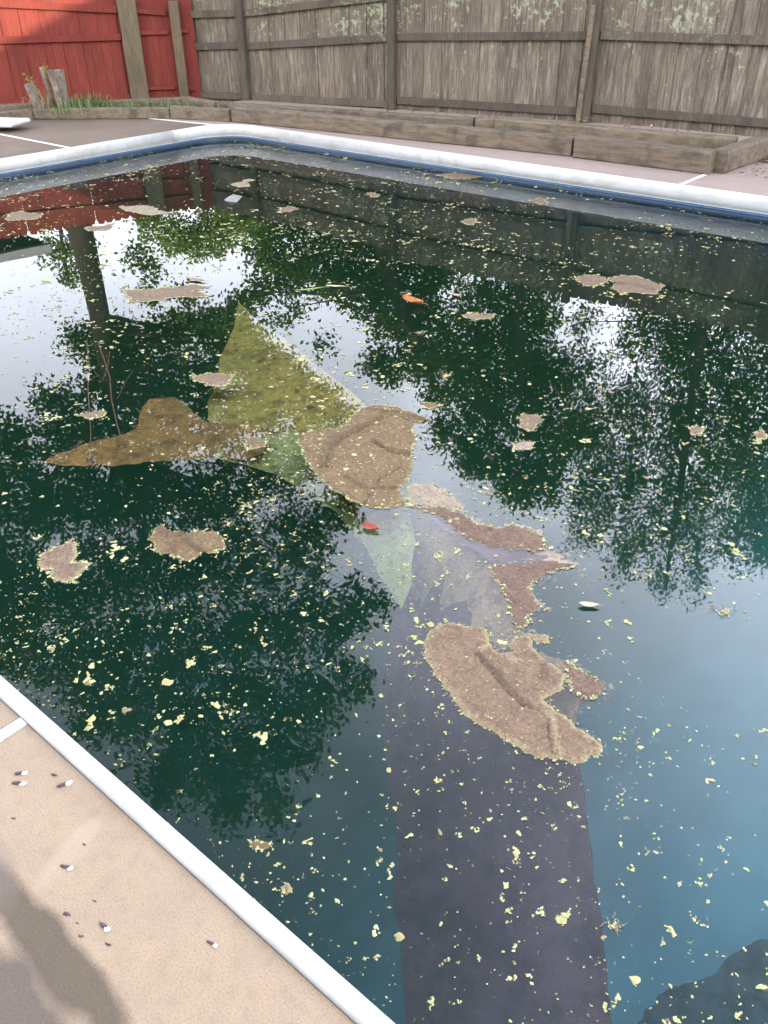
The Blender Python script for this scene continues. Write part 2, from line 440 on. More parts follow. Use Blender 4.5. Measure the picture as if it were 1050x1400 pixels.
# narrow ridge line along the near coping and seam clips
outl = pool_outline(.004)
V = []; Fc = []; n = len(outl)
FLOOR = -1.45
for x, y in outl: V += [(x, y, -.112), (x, y, -.30), (x, y, -2.7)]
for i in range(n):
    a = i*3; b = ((i+1) % n)*3
    Fc += [(a, a+1, b+1, b), (a+1, a+2, b+2, b+1)]
link('liner_wall', mesh_from('liner_wall', V, Fc, m_liner), pool)
# liner bead under the coping
bead = [(.0, -.118), (-.006, -.120), (-.008, -.126), (-.004, -.131), (.003, -.131)]
pathb = pool_outline(0, n=14); 
sweep(pathb[1:], 'liner_bead', mat_simple('liner_bead_blue', (.055, .11, .18), .4, .3, 20, 0), pool, bead, False)
# floor: shallow near the photographer's right, deeper to the left
gx, gy = 24, 16; V = []; Fc = []
for j in range(gy+1):
    for i in range(gx+1):
        x = -LX-.05+(PX1+LX+.1)*i/gx; y = -.05+(WY+.1)*j/gy
        t = min(1, max(0, (x+2.6)/2.4)); t = t*t*(3-2*t)
        V.append((x, y, (-2.3)*(1-t)+(-.95)*t))
for j in range(gy):
    for i in range(gx):
        a = j*(gx+1)+i; Fc.append((a, a+1, a+gx+2, a+gx+1))
link('pool_floor', mesh_from('pool_floor', V, Fc, m_floor, True), pool)

# ------------------------------------------------------------------ water
m_water = bpy.data.materials.new('pool_water'); m_water.use_nodes = True
n_ = m_water.node_tree; n_.nodes.clear()
out = n_.nodes.new('ShaderNodeOutputMaterial'); mixs = n_.nodes.new('ShaderNodeMixShader')
tr = n_.nodes.new('ShaderNodeBsdfTransparent'); tr.inputs[0].default_value = (.97, .99, .98, 1)
gl = n_.nodes.new('ShaderNodeBsdfGlossy'); gl.inputs['Roughness'].default_value = 0.0
fr = n_.nodes.new('ShaderNodeFresnel'); fr.inputs['IOR'].default_value = 1.333
h1 = noise_t(n_, pos(n_), 1.3, 2, .5); 
bp = n_.nodes.new('ShaderNodeBump'); bp.inputs['Strength'].default_value = .10; bp.inputs['Distance'].default_value = .006
n_.links.new(h1, bp.inputs['Height']); n_.links.new(bp.outputs[0], gl.inputs['Normal'])
n_.links.new(fr.outputs[0], mixs.inputs[0]); n_.links.new(tr.outputs[0], mixs.inputs[1]); n_.links.new(gl.outputs[0], mixs.inputs[2])
n_.links.new(mixs.outputs[0], out.inputs['Surface'])
va = n_.nodes.new('ShaderNodeVolumeAbsorption'); va.inputs['Color'].default_value = (.34, .63, .55, 1); va.inputs['Density'].default_value = 1.35
vs_ = n_.nodes.new('ShaderNodeVolumeScatter'); vs_.inputs['Color'].default_value = (.26, .47, .24, 1); vs_.inputs['Density'].default_value = .155
vs_.inputs['Anisotropy'].default_value = 0.0
ads = n_.nodes.new('ShaderNodeAddShader'); n_.links.new(va.outputs[0], ads.inputs[0]); n_.links.new(vs_.outputs[0], ads.inputs[1])
n_.links.new(ads.outputs[0], out.inputs['Volume'])
m_water.volume_intersection_method if hasattr(m_water, 'volume_intersection_method') else None
ow = pool_outline(-.0005)
bm = bmesh.new()
tv = [bm.verts.new((x, y, WZ)) for x, y in ow]; f = bm.faces.new(tv); bm.normal_update()
if f.normal.z < 0: f.normal_flip()
bv = [bm.verts.new((x, y, -2.6)) for x, y in ow]
f2 = bm.faces.new(bv[::-1])
for i in range(len(ow)):
    j = (i+1) % len(ow); bm.faces.new((tv[i], bv[i], bv[j], tv[j]))
bmesh.ops.recalc_face_normals(bm, faces=bm.faces)
bmesh.ops.triangulate(bm, faces=[f for f in bm.faces if len(f.verts) > 4])
water = link('water', bm_mesh('water', bm, m_water)); tag(water, 'still dark green pool water with floating scum', kind='structure')

# ------------------------------------------------------------------ fences
G0, G1 = Vector((-10.9, 8.0)), Vector((-3.2, 9.55))
gd = (G1-G0).normalized(); gn = Vector((gd.y, -gd.x))       # towards the pool
def gp(s): return G0+gd*s
grey_fence = empty('wooden_fence', (G0.x, G0.y, 0), 'tall weathered grey board fence spotted with pale lichen', 'fence')
def quad_board(name, mats, w, t, h, parent, loc, ang, dogear=0.0, lean=0.0, cache={}):
    key = (name, mats.name, round(w, 3), round(t, 3), dogear)
    if key not in cache:
        bm = bmesh.new()
        if dogear: pts = [(-w/2, 0), (w/2, 0), (w/2, 1-dogear), (w/2-dogear*.75, 1), (-w/2+dogear*.75, 1), (-w/2, 1-dogear)]
        else: pts = [(-w/2, 0), (w/2, 0), (w/2, 1), (-w/2, 1)]
        a = [bm.verts.new((x, -t/2, z)) for x, z in pts]; b = [bm.verts.new((x, t/2, z)) for x, z in pts]
        bm.faces.new(a); bm.faces.new(b[::-1])
        for i in range(len(pts)):
            j = (i+1) % len(pts); bm.faces.new((a[j], a[i], b[i], b[j]))
        bmesh.ops.recalc_face_normals(bm, faces=bm.faces)
        cache[key] = bm_mesh(name, bm, mats)
    o = link(name, cache[key], parent)
    o.location = loc; o.scale = (1, 1, h); o.rotation_euler = (0, lean, ang)
    return o
# post positions along the grey fence (s), and the heights of bottom, middle, top rails and top at each end of a panel
posts_g = [-0.0, 1.0, 3.31, 5.87, 8.3, 10.7, 13.1]
panels_g = [(( .02, .63, 1.02, 1.27), (.04, .67, 1.05, 1.30)),
            ((.03, .66, 1.05, 1.32), (.06, .81, 1.25, 1.52)),
            ((.11, .82, 1.30, 1.62), (.11, .88, 1.44, 1.76)),
            ((.15, .89, 1.46, 1.80), (.10, .87, 1.58, 1.88)),
            ((.12, .88, 1.58, 1.9), (.12, .88, 1.58, 1.9)),
            ((.12, .88, 1.58, 1.9), (.12, .88, 1.58, 1.9))]
ga = math.atan2(gd.y, gd.x)
def rail(name, mat, parent, p0, p1, z0, z1, off, w=.038, h=.085, nrm=gn, cut=.0):
    a = Vector((p0.x, p0.y, z0))+Vector((nrm.x, nrm.y, 0))*off; b = Vector((p1.x, p1.y, z1))+Vector((nrm.x, nrm.y, 0))*off
    d = (b-a); L = d.length; d.normalize()
    me = box_me(name, (0, 0, 0), (L, w, h), mat, None, .004)
    o = link(name, me, parent); o.matrix_parent_inverse = Matrix.Translation(parent.location).inverted()
    o.location = (a+b)/2
    o.rotation_euler = (0, -math.asin(d.z), math.atan2(d.y, d.x))
    return o
for i, (L_, Rr) in enumerate(panels_g):
    s0, s1 = posts_g[i]+.06, posts_g[i+1]-.06
    n = max(1, round((s1-s0+.05)/.127)); w = (s1-s0+.06)/n
    for k in range(n):
        s = s0-.03+w*(k+.5); t = (s-s0)/(s1-s0)
        p = gp(s); top = L_[3]+(Rr[3]-L_[3])*t
        off = (.005 if k % 2 else -.005)+random.uniform(-.0045, .0045)
        quad_board('board', m_grey, round(w+.015-random.choice([0, .003, .006]), 3), .018, top+.06+random.uniform(-.02, .02), grey_fence,
                   Vector((p.x-gn.x*off, p.y-gn.y*off, -.06)), ga+random.uniform(-.03, .03), .035, random.uniform(-.006, .006))
    for q in range(3):
        if i >= 0: rail('rail', m_greyrail, grey_fence, gp(s0-.0), gp(s1), L_[q], Rr[q], .040+.002*q)
post_lean = [0, 0, .0, -.0, 0, 0, 0]
for i, s in enumerate(posts_g):
    p = gp(s); h = [1.30, 1.34, 1.62, 1.84, 1.95, 1.95, 1.95][i]
    me = box_me('post', (0, 0, h/2), (.098, .095, h), m_greypost, None, .006)
    o = link('post', me, grey_fence); o.location = (p.x+gn.x*.07, p.y+gn.y*.07, -.10); o.rotation_euler = (0, 0, ga)
    o.scale = (1, 1, 1+.1/h)
# split, leaning repair beside the post with the forked top
p = gp(5.87)
o = link('post_brace', box_me('post_brace', (0, 0, .55), (.055, .05, 1.3), m_timber, Matrix.Rotation(.035, 3, 'Y'), .008), grey_fence)
o.location = (p.x+gn.x*.122-gd.x*.055, p.y+gn.y*.122-gd.y*.055, -.02); o.rotation_euler = (0, 0, ga)

R0, R1 = Vector((-12.6, 5.8)), Vector((-10.9, 7.8))
rd = (R1-R0).normalized(); rn = Vector((rd.y, -rd.x)); ra = math.atan2(rd.y, rd.x)
def rp(s): return R0+rd*s
red_fence = empty('painted_fence', (R0.x, R0.y, 0), 'red stained board fence with bare tan posts, sunlit at its top left', 'fence')
def lin(s, a, b, va, vb): return va+(vb-va)*(s-a)/(b-a)
s = -3.4
while s < 2.78:
    w = .128
    top = lin(s, -.0, 2.6, 1.50, 1.24)
    p = rp(s+w/2); off = (.005 if int(round(s/.128)) % 2 else -.005)+random.uniform(-.0045, .0045)
    quad_board('board', m_redb, round(w+.015-random.choice([.0, .003, .006]), 3), .018, top+.05+random.uniform(-.012, .012), red_fence,
               Vector((p.x+rn.x*off, p.y+rn.y*off, -.05)), ra+random.uniform(-.03, .03), .04, random.uniform(-.007, .007))
    s += w
for (a, b, z0, z1, hh) in [(-3.4, 1.88, .74-.0, .78, .085), (2.14, 2.52, .82, .82, .05), (-3.4, 1.88, 1.42, 1.10, .085), (2.14, 2.52, 1.08, 1.05, .06), (-3.4, 1.88, .02, .02, .085), (2.14, 2.52, .13, .13, .04), (2.66, 2.80, .84, .83, .05), (2.66, 2.80, .12, .11, .05)]:
    rail('rail', m_redrail, red_fence, rp(a), rp(b), z0, z1, .040, .038, hh, rn)
for s, w, h, lean in [(-2.9, .12, 1.6, 0), (-.55, .12, 1.6, 0), (2.02, .25, 1.30, .0), (2.64, .13, 1.27, .0)]:
    p = rp(s)
    o = link('post', box_me('post', (0, 0, h/2), (w, .045 if w > .2 else .10, h), m_tanpost, None, .006), red_fence)
    o.location = (p.x+rn.x*.078, p.y+rn.y*.078, -.08); o.rotation_euler = (0, lean, ra)

# ------------------------------------------------------------------ timber edged bed
bed = empty('raised_bed', (-8.4, 6.8, 0), 'long weathered timber raised bed in front of the fences', 'raised bed')
def timber(a, b, z0, h, w, name='timber', mat=m_timber, tilt=0):
    a = Vector((*a, z0+h/2)); b = Vector((*b, z0+h/2)); d = b-a; L = d.length
    bm = bmesh.new(); K = max(2, int(L/.25))
    V = []
    prof = [(-.5, -.42), (-.42, -.5), (.42, -.5), (.5, -.42), (.5, .40), (.40, .5), (-.40, .5), (-.5, .40)]
    rings = []
    sd = random.random()*50
    for i in range(K+1):
        x = -L/2+L*i/K
        dy = noise.noise((x*.8, sd, 0))*.012; dz = noise.noise((x*.7, sd+9, 3))*.010
        ring = []
        for j, (py, pz) in enumerate(prof):
            jj = noise.noise((x*5, j*3.1, sd))*.006
            ring.append(bm.verts.new((x, py*w+dy+jj, pz*h+dz+jj)))
        rings.append(ring)
    for i in range(K):
        for j in range(8):
            k2 = (j+1) % 8
            bm.faces.new((rings[i][j], rings[i][k2], rings[i+1][k2], rings[i+1][j]))
    bm.faces.new(rings[0][::-1]); bm.faces.new(rings[-1])
    bmesh.ops.recalc_face_normals(bm, faces=bm.faces)
    o = link(name, bm_mesh(name, bm, mat), bed)
    o.location = (a+b)/2; o.rotation_euler = (tilt, 0, math.atan2(d.y, d.x))
    return o
def P0(x, y, z=0): v = onz(x, y, z); return (v.x, v.y)
TH, TW = .15, .13
def tim(pa, pb, h, w, back, z=0.0, ea=0, eb=0, ztop=False):
    """timber whose foot (or top edge when ztop) runs between two picture points"""
    A = onz(pa[0], pa[1], z+(h if ztop else 0)); B = onz(pb[0], pb[1], z+(h if ztop else 0)); d = (B-A).normalized(); nn = Vector((d.y, -d.x, 0))
    if nn.dot(CAM-A) > 0: nn = -nn
    A = A+nn*back-d*ea; B = B+nn*back+d*eb
    return timber((A.x, A.y), (B.x, B.y), z, h, w)
tim((-60, 176), (46, 163.5), .12, .12, .06, 0)
tim((48, 163.5), (232, 162.5), .12, .12, .06, 0)
tim((234, 162.5), (314, 167), .14, .12, .06, 0)
tim((317, 167), (780, 214.5), .17, .14, .07, 0)
tim((783, 216), (966, 239.5), .19, .15, .075, 0)
timber((-2.83, 7.26), (-2.79, 8.34), .0, .19, .15)
tim((1008, 187), (680, 161.5), .19, .12, .0, 0.01, ztop=True)
tim((678, 161.5), (652, 160), .17, .12, .0, 0.01, ztop=True)
tim((650, 161), (300, 139), .17, .12, .0, 0, ztop=True)
tim((297, 139), (254, 132), .16, .12, .0, 0, ztop=True)
tim((252, 133), (-60, 146), .14, .12, .0, 0, ztop=True)
m_soil = mat_simple('bed_soil', (.075, .052, .035), .95, .5, 25, .8)
sv = []
for q in [(-60, 172), (46, 160), (232, 158), (314, 162), (500, 176), (780, 205), (966, 231)]:
    v_ = onz(*q, .02); sv.append((v_.x, v_.y))
sv += [(-2.95, 7.35), (-3.1, 8.5)]
for q in [(1030, 190), (680, 164), (297, 141), (252, 136), (-60, 150)]:
    v_ = onz(*q, .14); sv.append((v_.x, v_.y))
def filled(name, outline, zf, step, mat, parent=None, smooth=True, rim=False, jag=0.0, lo=1):
    pass

# ---- polygon sheet builder: outline -> jagged edge -> Delaunay with interior points
def jagged(pts, amp, levels, sd=0):
    P = [Vector((p[0], p[1], p[2] if len(p) > 2 else 0)) for p in pts]
    rr = random.Random(sd)
    for l in range(levels):
        Q = []
        for i, a in enumerate(P):
            b = P[(i+1) % len(P)]; Q.append(a)
            L = (b-a).length
            if L < .006: continue
            mid = (a+b)/2; d = (b-a)/max(L, 1e-6)
            mid += Vector((-d.y, d.x, 0))*rr.uniform(-1, 1)*L*amp
            Q.append(mid)
        P = Q
    return P
def inside(px, py, poly):
    x1 = poly[:, 0]; y1 = poly[:, 1]; x2 = np.roll(x1, -1); y2 = np.roll(y1, -1)
    c = np.zeros(len(px), bool)
    for a, b, c2, d in zip(x1, y1, x2, y2):
        cond = ((b > py) != (d > py))
        with np.errstate(divide='ignore', invalid='ignore'):
            xi = (c2-a)*(py-b)/(d-b)+a
        c ^= cond & (px < xi)
    return c
def dist_poly(px, py, poly, closed=True):
    best = np.full(len(px), 1e9)
    m = len(poly); rngi = range(m if closed else m-1)
    for i in rngi:
        a = poly[i]; b = poly[(i+1) % m]; d = b-a; L2 = max(1e-12, d@d)
        t = np.clip(((px-a[0])*d[0]+(py-a[1])*d[1])/L2, 0, 1)
        best = np.minimum(best, np.hypot(px-a[0]-t*d[0], py-a[1]-t*d[1]))
    return best
def sheet(name, outline, step, zfun, mat, parent=None, attr=True, smooth=True, holes=()):
    """outline: Vectors with z = base height; zfun(x, y, base, dist_to_edge) -> z"""
    poly = np.array([(p.x, p.y) for p in outline])
    bz = np.array([p.z for p in outline])
    lo = poly.min(0); hi = poly.max(0)
    xs = np.arange(lo[0], hi[0], step); ys = np.arange(lo[1], hi[1], step)
    gx_, gy_ = np.meshgrid(xs, ys); gx_ = gx_.ravel()+rng.uniform(-.3, .3, gx_.size)*step; gy_ = gy_.ravel()+rng.uniform(-.3, .3, gy_.size)*step
    ins = inside(gx_, gy_, poly); gx_ = gx_[ins]; gy_ = gy_[ins]
    d = dist_poly(gx_, gy_, poly); keep = d > step*.45
    gx_ = gx_[keep]; gy_ = gy_[keep]
    pts = [Vector(p) for p in poly]+[Vector((a, b)) for a, b in zip(gx_, gy_)]
    n = len(poly)
    v, ed, fc, ov, oe, of = delaunay_2d_cdt(pts, [], [list(range(n))], 1, 1e-6, True)
    vx = np.array([(q.x, q.y) for q in v])
    # base height: inverse distance weights from outline
    D2 = ((vx[:, None, :]-poly[None, ::max(1, n//60), :])**2).sum(2)+1e-6
    Wt = 1/D2**1.2; base = (Wt*bz[::max(1, n//60)]).sum(1)/Wt.sum(1)
    dd = dist_poly(vx[:, 0], vx[:, 1], poly)
    z = zfun(vx[:, 0], vx[:, 1], base, dd)
    V = [(a, b, c) for (a, b), c in zip(vx, z)]
    Fc = []
    tri = np.array([list(f)[:3] for f in fc]); cx_ = vx[tri].mean(1)
    okc = inside(cx_[:, 0], cx_[:, 1], poly)
    for f, ok_ in zip(fc, okc):
        if not ok_: continue
        f = list(f)
        a = vx[f[0]]; b = vx[f[1]]; c = vx[f[2]]
        if (b[0]-a[0])*(c[1]-a[1])-(b[1]-a[1])*(c[0]-a[0]) < 0: f = f[::-1]
        Fc.append(f)
    me = mesh_from(name, V, Fc, mat, smooth)
    at = me.attributes.new('rim', 'FLOAT', 'POINT'); at.data.foreach_set('value', dd.astype(np.float32))
    o = link(name, me, parent)
    return o
def nz(x, y, f, sd=0, octv=3):
    out = np.zeros(len(x)); amp = 1
    for o_ in range(octv):
        out += amp*np.array([noise.noise((a*f, b*f, sd+o_*7.3)) for a, b in zip(x, y)]); f *= 2.1; amp *= .5
    return out

so_ = sheet('soil', [Vector((x, y, .05)) for x, y in sv], .10, lambda x, y, b, d: .075+nz(x, y, 2.0, 3)*.025, m_soil, bed)
tag(so_, kind='stuff')

# ------------------------------------------------------------------ leaf / grass scatterers
def leaf_arrays(P, size, rng_, aspect=.5, droop=0.0, elong=None):
    """one folded rhombus (4 verts, 2 tris as a quad) per point"""
    n = len(P)
    a = rng_.normal(size=(n, 3)); a /= np.linalg.norm(a, axis=1)[:, None]
    if droop: a[:, 2] -= droop; a /= np.linalg.norm(a, axis=1)[:, None]
    b = rng_.normal(size=(n, 3)); b -= (b*a).sum(1)[:, None]*a; b /= np.linalg.norm(b, axis=1)[:, None]
    c = np.cross(a, b)
    s = (size*rng_.uniform(.6, 1.3, n))[:, None]
    v0 = P-a*s*.5; v2 = P+a*s*.5; v1 = P+b*s*aspect*.5+c*s*.06; v3 = P-b*s*aspect*.5+c*s*.06
    V = np.stack([v0, v1, v2, v3], 1).reshape(-1, 3)
    F4 = np.arange(n*4).reshape(n, 4)
    return V, F4
def mat_leaf(name, c1, c2, trans=.35):
    m = bpy.data.materials.new(name); m.use_nodes = True; n = m.node_tree; n.nodes.clear()
    o = n.nodes.new('ShaderNodeOutputMaterial'); g = n.nodes.new('ShaderNodeNewGeometry')
    col = ramp(n, g.outputs['Random Per Island'], [(0, c1), (1, c2)])
    f = noise_t(n, pos(n), .9, 3, .5)
    col = mixc(n, ramp(n, f, [(.4, (0, 0, 0)), (.65, (.6,)*3)]), col, tuple(x*1.45 for x in c2))  # lighter patches put sunlit highlights into the leaf colour
    d = n.nodes.new('ShaderNodeBsdfDiffuse'); t = n.nodes.new('ShaderNodeBsdfTranslucent'); mi = n.nodes.new('ShaderNodeMixShader')
    n.links.new(col, d.inputs[0]); n.links.new(mixc(n, .5, col, (c2[0]*1.6, c2[1]*1.6, c2[2]*.6)), t.inputs[0]); mi.inputs[0].default_value = trans
    n.links.new(d.outputs[0], mi.inputs[1]); n.links.new(t.outputs[0], mi.inputs[2]); n.links.new(mi.outputs[0], o.inputs[0])
    return m
m_leaf_dark = mat_leaf('leaves_dark', (.045, .085, .02), (.09, .145, .03))
m_leaf_mid = mat_leaf('leaves_mid', (.065, .115, .022), (.13, .20, .036))
m_leaf_lit = mat_leaf('leaves_bright', (.09, .15, .03), (.17, .24, .05), .45)
m_bark = mat_fence('bark', (.09, .07, .05), (.075, .06, .045), (.03, .024, .018), 0, 0, .7)

def tree(name, label, blobs, base, trunk_r, mat, leaf=.11, dens=1.0, group=None, limbs=True, droop=0.0, sd=1, trunk_top=None, leaf_asp=.55):
    """blobs: (x, y, radius) in the mirrored picture with distance D"""
    rg = np.random.default_rng(sd); rr = random.Random(sd)
    root = empty(name, base, label, 'tree', group)
    P = []; cents = []
    for (x, y, rp_, D) in blobs:
        c = mirrored(x, y, D); r = rp_*D/F_PX
        cents.append((c, r))
        area = math.pi*r*r; nleaf = int(area*1500*dens*(.11/leaf)**2)
        nsub = max(4, int(nleaf/34))
        d = rg.normal(size=(nsub, 3)); d /= np.linalg.norm(d, axis=1)[:, None]
        rad = r*rg.uniform(.15, 1.0, nsub)**.55*rg.uniform(.85, 1.18, nsub)
        sc = np.array(c)+d*rad[:, None]*np.array([1, 1, .9])
        for q in sc:
            k = rg.integers(18, 50); sp = rg.uniform(.06, .15)*(leaf/.10)
            ax = rg.normal(size=3); ax /= np.linalg.norm(ax)
            pts = rg.normal(size=(k, 3))*sp+np.outer(rg.uniform(-1, 1, k)*sp*1.6, ax)
            if droop: pts[:, 2] *= 1.8
            P.append(q+pts)
    P = np.concatenate(P)
    V, Fq = leaf_arrays(P, leaf, rg, leaf_asp, droop)
    cr_ = link('crown', mesh_np('crown', V, Fq, mat), root)
    # trunk
    b = Vector(base); top = trunk_top if trunk_top is not None else max((c for c, r in cents), key=lambda c: c.z)
    K = 9; pts = []; rad = []
    for i in range(K+1):
        t = i/K; q = b.lerp(top, t); q += Vector((math.sin(t*5+sd)*.12, math.cos(t*4+sd)*.12, 0))*min(1, t*2)*(trunk_r*3)
        pts.append(q); rad.append(trunk_r*(1-.72*t)*(1.35 if i == 0 else 1))
    link('trunk', mesh_from('trunk', *tube_arrays(pts, rad, 10, .06), m_bark, True), root)
    if limbs:
        parts = []
        for c, r in cents:
            if r*F_PX/max(1, (c-MIR).length) < 14: continue
            t = min(.95, max(.25, (c.z*.85-b.z)/(top.z-b.z+1e-6)))
            q0 = b.lerp(top, t); i = t*K; r0 = trunk_r*(1-.72*t)*.30
            m1 = q0.lerp(c, .5)+Vector((rr.uniform(-.2, .2), rr.uniform(-.2, .2), rr.uniform(-.1, .35)))
            lp = [q0, q0.lerp(m1, .5), m1, m1.lerp(c, .5), c]
            parts.append(tube_arrays(lp, [r0, r0*.8, r0*.6, r0*.42, r0*.2], 6, .1))
            for _ in range(4):
                e_ = c+Vector((rr.gauss(0, 1), rr.gauss(0, 1), rr.gauss(0, 1))).normalized()*r*.85
                parts.append(tube_arrays([m1.lerp(c, .6), m1.lerp(e_, .6), e_], [r0*.3, r0*.2, r0*.06], 4))
        V, Fc = join_arrays(parts)
        link('branches', mesh_from('branches', V, Fc, m_bark, True), root)
    return root
def withD(L, D): return [(x, y, r, D) if not callable(D) else (x, y, r, D(y)) for x, y, r in L]

# big tree with the bare trunk behind the red fence, its crown leaning over the pool
tb = mirrored(112, 330, 16.5); tb.z = -.05
T1 = [(225, 455, 34), (165, 470, 40), (120, 462, 24), (300, 450, 36), (330, 425, 16), (262, 440, 30), (160, 520, 50), (240, 520, 50), (300, 500, 40), (105, 468, 16),
      (20, 610, 40), (75, 560, 32), (110, 600, 52), (200, 600, 60), (290, 580, 50), (30, 690, 50), (110, 690, 60), (200, 680, 60), (300, 680, 60), (380, 640, 52),
      (350, 560, 40), (30, 800, 60), (125, 790, 56), (220, 780, 60), (320, 770, 60), (410, 740, 52), (465, 700, 34), (60, 880, 50), (150, 880, 60), (250, 880, 60), (350, 870, 60),
      (440, 850, 54), (495, 830, 34), (140, 960, 50), (230, 970, 60), (330, 970, 60), (420, 960, 50), (480, 930, 28), (250, 1050, 50), (340, 1050, 46), (400, 1030, 30), (310, 1105, 26), (375, 1095, 22),
      (-60, 640, 70), (-60, 760, 80), (-40, 870, 70), (350, 482, 30), (392, 522, 34), (432, 548, 28), (345, 500, 28), (380, 505, 28), (410, 540, 28), (360, 540, 30), (440, 560, 24), (340, 470, 20), (332, 452, 18), (472, 578, 22), (430, 600, 36), (480, 640, 30), (200, 402, 11), (245, 398, 9), (215, 372, 9), (192, 358, 11), (185, 345, 8)]
def D1(y): return 16.5-max(0, min(1, (y-480)/600))*5.0
tt = mirrored(165, 640, 15.5)
tree('shade_tree', 'big dark leafy tree with bare trunk behind the red fence, mirrored at left', withD(T1, D1), tuple(tb), .27, m_leaf_mid, .10, .88, None, True, 0, 11, tt)
# conifer top and bright tree further off
T5 = [(72, 350, 13), (92, 372, 11), (110, 340, 13), (90, 335, 16), (60, 335, 9), (105, 362, 8), (96, 385, 5)]
b5 = mirrored(88, 330, 21); b5.z = -.05
tree('small_tree', 'small loose tree mirrored left of the bare trunk', withD(T5, 21), tuple(b5), .09, m_leaf_mid, .11, .75, 'trees beyond the fences', True, 0, 5)
T2 = [(205, 312, 18), (240, 318, 24), (285, 318, 28), (325, 312, 26), (262, 338, 18), (235, 335, 12), (350, 322, 14), (290, 343, 12), (345, 298, 22), (200, 296, 16), (300, 290, 25)]
b2 = mirrored(285, 320, 24); b2.z = -.05
tree('sunlit_tree', 'bright yellow-green sunlit tree behind the corner of the fences', withD(T2, 24), tuple(b2), .14, m_leaf_lit, .12, .95, 'trees beyond the fences', True, 0, 6)
T3 = [(400, 310, 40), (375, 345, 26), (345, 345, 10), (450, 320, 46), (395, 375, 36), (350, 398, 22), (330, 412, 10), (440, 372, 40), (500, 350, 46), (550, 380, 46), (500, 405, 38), (405, 420, 14), (385, 436, 10), (470, 412, 16),
      (540, 440, 34), (580, 430, 40), (560, 490, 36), (520, 505, 24), (600, 490, 34), (500, 500, 12), (590, 370, 46), (630, 350, 30), (330, 285, 20), (440, 470, 7), (605, 545, 26)]
b3 = mirrored(460, 330, 15); b3.z = -.05
tree('evergreen_tree', 'dense dark evergreen rising behind the left end of the grey fence', withD(T3, 15), tuple(b3), .22, m_leaf_dark, .095, .85, 'trees beyond the fences', True, 0, 7)
T4 = [(660, 420, 46), (700, 480, 56), (640, 480, 44), (650, 540, 44), (620, 590, 32), (700, 560, 56), (660, 620, 38), (715, 640, 44), (700, 670, 26), (745, 660, 28), (760, 600, 50), (760, 520, 50), (730, 420, 46), (720, 690, 14), (745, 690, 10), (640, 635, 14)]
b4 = mirrored(690, 420, 13.5); b4.z = -.05
tree('leafy_tree', 'mid green rounded tree behind the middle of the grey fence', withD(T4, 13.5), tuple(b4), .11, m_leaf_mid, .08, .9, 'trees beyond the fences', True, 0, 8)
T6 = [(800, 440, 24), (900, 470, 50), (960, 500, 60), (1030, 520, 66), (830, 560, 50), (900, 570, 60), (980, 600, 64), (1060, 620, 64), (830, 640, 50), (910, 660, 56), (990, 680, 56), (1060, 700, 56), (820, 700, 34),
      (870, 730, 36), (940, 740, 36), (1010, 740, 30), (1060, 745, 30), (790, 680, 26), (800, 730, 20), (850, 765, 20), (900, 780, 20), (945, 785, 18), (880, 430, 34), (960, 430, 50), (1060, 440, 60), (790, 600, 36),
      (1140, 520, 80), (1140, 650, 80), (1230, 560, 90), (1200, 700, 60), (950, 805, 8), (905, 805, 7), (860, 460, 14), (820, 500, 14)]
b6 = mirrored(950, 480, 12.5); b6.z = -.05
tree('weeping_tree', 'loose tree with drooping twigs mirrored at the right of the pool', withD(T6, 12.5), tuple(b6), .09, m_leaf_mid, .07, .72, 'trees beyond the fences', True, .9, 9, None, .42)

# ------------------------------------------------------------------ neighbour's porch roof (mirrored at far left)
zr = 2.35
def mir_at(x, y, z):
    d = ray(x, y); d = Vector((d.x, d.y, -d.z)); t = (z-MIR.z)/d.z; return MIR+d*t
q1 = mir_at(62, 333, zr); q2 = mir_at(-5, 346, zr); q3 = mir_at(0, 303, zr)
e1 = (q2-q1).normalized(); e2 = (q3-q1).normalized()
porch = empty('porch_roof', (q1.x, q1.y, 0), "neighbour's dark green porch roof with pale gutter, mirrored at left edge", 'porch')
cs = [q1, q1+e1*5, q1+e1*5+e2*8, q1+e2*8]
V = [c.copy() for c in cs]+[c+Vector((0, 0, .16)) for c in cs]
link('roof', mesh_from('roof', V, [(0, 3, 2, 1), (4, 5, 6, 7), (0, 1, 5, 4), (1, 2, 6, 5), (2, 3, 7, 6), (3, 0, 4, 7)], mat_simple('porch_green', (.045, .075, .05), .7, .2, 5, 0)), porch)
gv = e1.cross(Vector((0, 0, 1))).normalized()
if gv.dot(MIR-q1) < 0: gv = -gv
a = q1-e1*.05+gv*.06+Vector((0, 0, .07)); b = a+e1*5.1
link('gutter', box_me('gutter', (a+b)/2, ((b-a).length, .11, .16), mat_simple('gutter_grey', (.42, .44, .46), .5, .1, 8, 0), Matrix.Rotation(math.atan2(e1.y, e1.x), 3, 'Z')), porch)
for t1, t2 in ((.3, .6), (4.6, .6), (.3, 7), (4.6, 7)):
    c = q1+e1*t1+e2*t2
    link('porch_post', box_me('porch_post', (c.x, c.y, zr/2-.02), (.11, .11, zr+.0), m_greypost, None, .005), porch)

